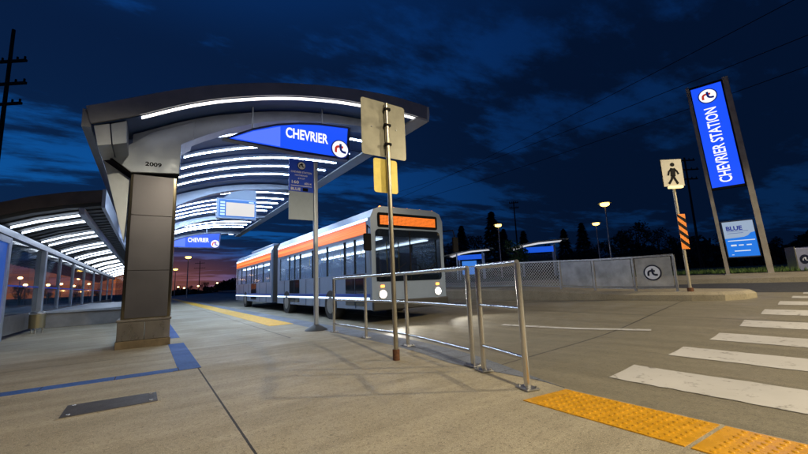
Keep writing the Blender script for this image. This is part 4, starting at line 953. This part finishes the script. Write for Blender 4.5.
def tree(kind, loc, h, label, leaf=None):
    leaf = leaf or leaf_d
    cat = 'spruce tree' if kind == 'spruce' else 'tree'; nm = 'spruce_tree' if kind == 'spruce' else 'broadleaf_tree'
    key = (kind, leaf.name, random.randint(0, 2))
    if key not in protos:
        f, tr = tree_mesh(kind, 10.0, hash(kind) % 7 + key[2] * 11 if False else key[2] * 11 + (5 if kind == 'spruce' else 1)); H = 10.0
        t = thing(nm, (0, 0, 0), label, cat, 'dark trees along the horizon'); tr.build('trunk', bark, t); f.build('crown', leaf, t); protos[key] = t
    else:
        t = copy_tree(protos[key])
    t.location = loc; t.scale = (h / 10,) * 3; t.rotation_euler = (0, 0, random.random() * 6.28); t['label'] = label
    return t
DIRS = {}
def at(px, D, py=None):
    """horizontal point at distance D in the direction of the photo column px, on the horizon"""
    cxp, cyp = px - 404, ((293 - 0.042 * (px - 148)) if py is None else py) - 227
    d = RX * cxp + UP * (-cyp) + BK * (-370.0); h = math.hypot(d.x, d.y); return d.x / h * D, d.y / h * D
def tree_h(px, py, D, z0):
    cxp, cyp = px - 404, py - 227
    d = RX * cxp + UP * (-cyp) + BK * (-370.0); h = math.hypot(d.x, d.y); return 0.95 + d.z / h * D - z0
TL = [(438, 231, 95, 's', 'spruce behind the mesh fence, left of the tallest spruce'), (461, 226, 90, 's', 'tall narrow spruce left of the lamp with the blue poster shelter'), (449, 236, 80, 'b', 'low dark tree between two spruces left of the middle lamp'),
      (474, 233, 85, 'b', 'dark tree just left of the broad spruce'), (491, 212, 78, 's', 'broad dark spruce directly behind the middle street lamp'), (503, 229, 86, 's', 'shorter spruce right of the middle street lamp'),
      (523, 231, 90, 's', 'spruce behind the right small shelter, left side'), (541, 240, 80, 'b', 'low dark tree over the right small shelter'), (563, 229, 82, 's', 'spruce right of the small shelter'), (581, 223, 78, 's', 'tall spruce left of the pair of lamps'),
      (594, 238, 75, 'b', 'low dark tree behind the pair of lamps'), (618, 226, 72, 'b', 'rounded dark tree right of the pair of lamps'), (634, 217, 70, 'b', 'highest rounded dark tree left of the crossing sign'), (655, 226, 72, 'b', 'rounded dark tree just left of the crossing sign'),
      (676, 235, 75, 'b', 'dark tree behind the crossing sign pole'), (700, 240, 78, 'b', 'dark tree between the crossing sign and the pylon'), (722, 232, 80, 'b', 'dark tree behind the left post of the pylon'), (745, 226, 76, 'b', 'dark tree behind the info panel of the pylon'),
      (770, 233, 78, 'b', 'dark tree behind the right post of the pylon'), (800, 240, 80, 'b', 'dark tree right of the pylon above the emblem bin'), (830, 236, 80, 'b', 'dark tree partly cut by the right edge'),
      (418, 252, 100, 'b', 'low dark tree right behind the front of the bus'), (395, 250, 105, 's', 'spruce rising just over the bus front'),
      (250, 276, 150, 'b', 'bush dark tree beyond the back of the bus'), (222, 279, 140, 'b', 'dark bushy tree left of the bus against the orange sky'), (205, 281, 150, 'b', 'small dark bushy tree at the end of the platform'), (190, 284, 170, 'b', 'lowest dark tree against the orange afterglow'), (178, 285, 180, 'b', 'dark tree next to the column against the afterglow')]
for px, py, D, k, lb in TL:
    x, y = at(px, D, py); z0 = far_z(x, y) if x > 17 else -0.45
    tree('spruce' if k == 's' else 'broad', (x, y, z0), max(1.5, tree_h(px, py, D, z0)), lb)
x, y = at(518, 31); tree('broad', (x, y, 1.0), tree_h(518, 234, 31, 1.0), 'small lit green tree beside the right small shelter', leaf_g)
# rows of dark trees beyond the shelter glass on the left
for px, py, D in ((20, 283, 90), (48, 281, 100), (75, 284, 110), (98, 286, 120)):
    x, y = at(px, D); tree('broad', (x, y, -0.45), tree_h(px, py, D, -0.45), 'dark tree seen through the shelter glass, %s' % {20: 'beside the map panel', 48: 'right of the thick post', 75: 'in the middle bays', 98: 'in the last bays'}[px])

# hedge line / far wood closing the horizon
b = MB(); r = random.Random(3)
for i in range(26000):
    px = r.uniform(150, 900); D = r.uniform(120, 160); x, y = at(px, D); z0 = 1.1 if x > 17 else -0.4
    h = (3.2 if px < 300 else 8.2) + 1.6 * math.sin(px * 0.11) + 1.1 * math.sin(px * 0.037 + 1); z = z0 + r.random() * max(1.5, h) * (0.3 if px < 215 else 0.8)
    s_ = r.uniform(0.3, 0.9); a = Vector((r.uniform(-1, 1), r.uniform(-1, 1), r.uniform(-1, 1))).normalized() * s_; c = Vector((r.uniform(-1, 1), r.uniform(-1, 1), r.uniform(-1, 1))).normalized() * s_
    p = Vector((x, y, z)); b.add([p - a, p - c, p + a, p + c], [(0, 1, 2, 3)])
tag(b.build('far_wood', leaf_d), 'low dark far-off wood along the horizon', 'wood', kind='stuff')

# ------------------------------------------------------------------ utility poles and wires
def upole(px, py, D, z0, arms, label, r0=0.16, lean_=0):
    x, y = at(px, D, py); h = tree_h(px, py, D, z0) - z0
    t = thing('utility_pole', (x, y, z0), label, 'utility pole', 'wooden utility poles')
    b = MB(); b.tube([(x, y, z0), (x, y, z0 + h)], [r0, r0 * 0.65], 9); b.build('pole', wood_d, t, smooth=True)
    ax = Vector((0.8, -0.6, 0))
    for dz_, w in arms:
        c = Vector((x, y, z0 + h - dz_)); b = MB(); b.bar(c - ax * w, c + ax * w, 0.14, 0.16); a_ = b.build('crossarm', wood_d, t)
        b = MB()
        for s_ in (-0.9, -0.45, 0.45, 0.9): q_ = c + ax * w * s_; b.cyl((q_.x, q_.y, q_.z + 0.07), 0.06, 0.22, 6)
        b.each('insulator', blackp, a_)
    return Vector((x, y, z0 + h))
pA = upole(683, 150, 62, 1.1, ((0.4, 1.3), (1.7, 1.6), (3.0, 1.3)), 'dark utility pole with crossarms behind the crossing sign')
pB = upole(513, 196, 75, 1.1, ((0.3, 0.9), (1.3, 0.9)), 'dark utility pole left of the right small shelter')
pC = upole(13, 36, 34, -0.45, ((2.3, 1.15), (3.9, 1.3), (5.3, 1.15)), 'tall dark utility pole at the upper left against the sky', 0.15)
pD = upole(200, 262, 190, -0.45, ((1, 2.2), (3.2, 2.6)), 'faint distant utility pole against the orange afterglow', 0.2)
def wire(a, b_, sag, label):
    pts = [a.lerp(b_, i / 24) - Vector((0, 0, sag * 4 * (i / 24) * (1 - i / 24))) for i in range(25)]
    b = MB(); b.tube(pts, 0.035, 5); tag(b.build('power_line', blackp), label, 'power line', 'overhead power lines')
def sky_pt(px, py, D):
    x, y = at(px, D, py); return Vector((x, y, tree_h(px, py, D, 0)))
for (a, b_), lb in zip((((395, 200, 115), (880, -45, 42)), ((395, 193, 118), (880, 6, 44)), ((395, 206, 112), (880, 40, 46))),
        ('steepest of the overhead power lines crossing the upper right sky', 'middle overhead power line crossing the upper right sky', 'lowest overhead power line crossing the sky behind the pylon')):
    wire(sky_pt(*a), sky_pt(*b_), 0.8, lb)
# cars' and yard lights glimpsed beyond the shelter glass
r = random.Random(5)
for i, (px, py) in enumerate(((18, 278), (24, 285), (47, 285), (60, 284), (73, 286), (77, 279), (88, 284), (98, 281), (178, 287), (184, 288), (198, 286), (217, 283))):
    D = 70 + 6 * i if px < 150 else 130; x, y = at(px, D); z = 0.95 + tree_h(px, py, D, 0.95) ; z = max(z, 0.2)
    t = thing('yard_light', (x, y, -0.45), 'small warm distant light, %s' % ('seen through the shelter glass' if px < 150 else 'low beside the end of the platform'), 'lamp', 'distant yard lights')
    t['group'] = 'distant yard lights through the glass' if px < 150 else 'distant yard lights by the platform end'
    b = MB(); b.cyl((x, y, -0.45), 0.05, z + 0.45, 6); b.build('pole', galv, t)
    b = MB(); b.sphere((x, y, z), 0.26, 8, 6, 0.7); b.build('lamp_glow', emis('yard_glow', (1.0, 0.55, 0.2), 14), t)
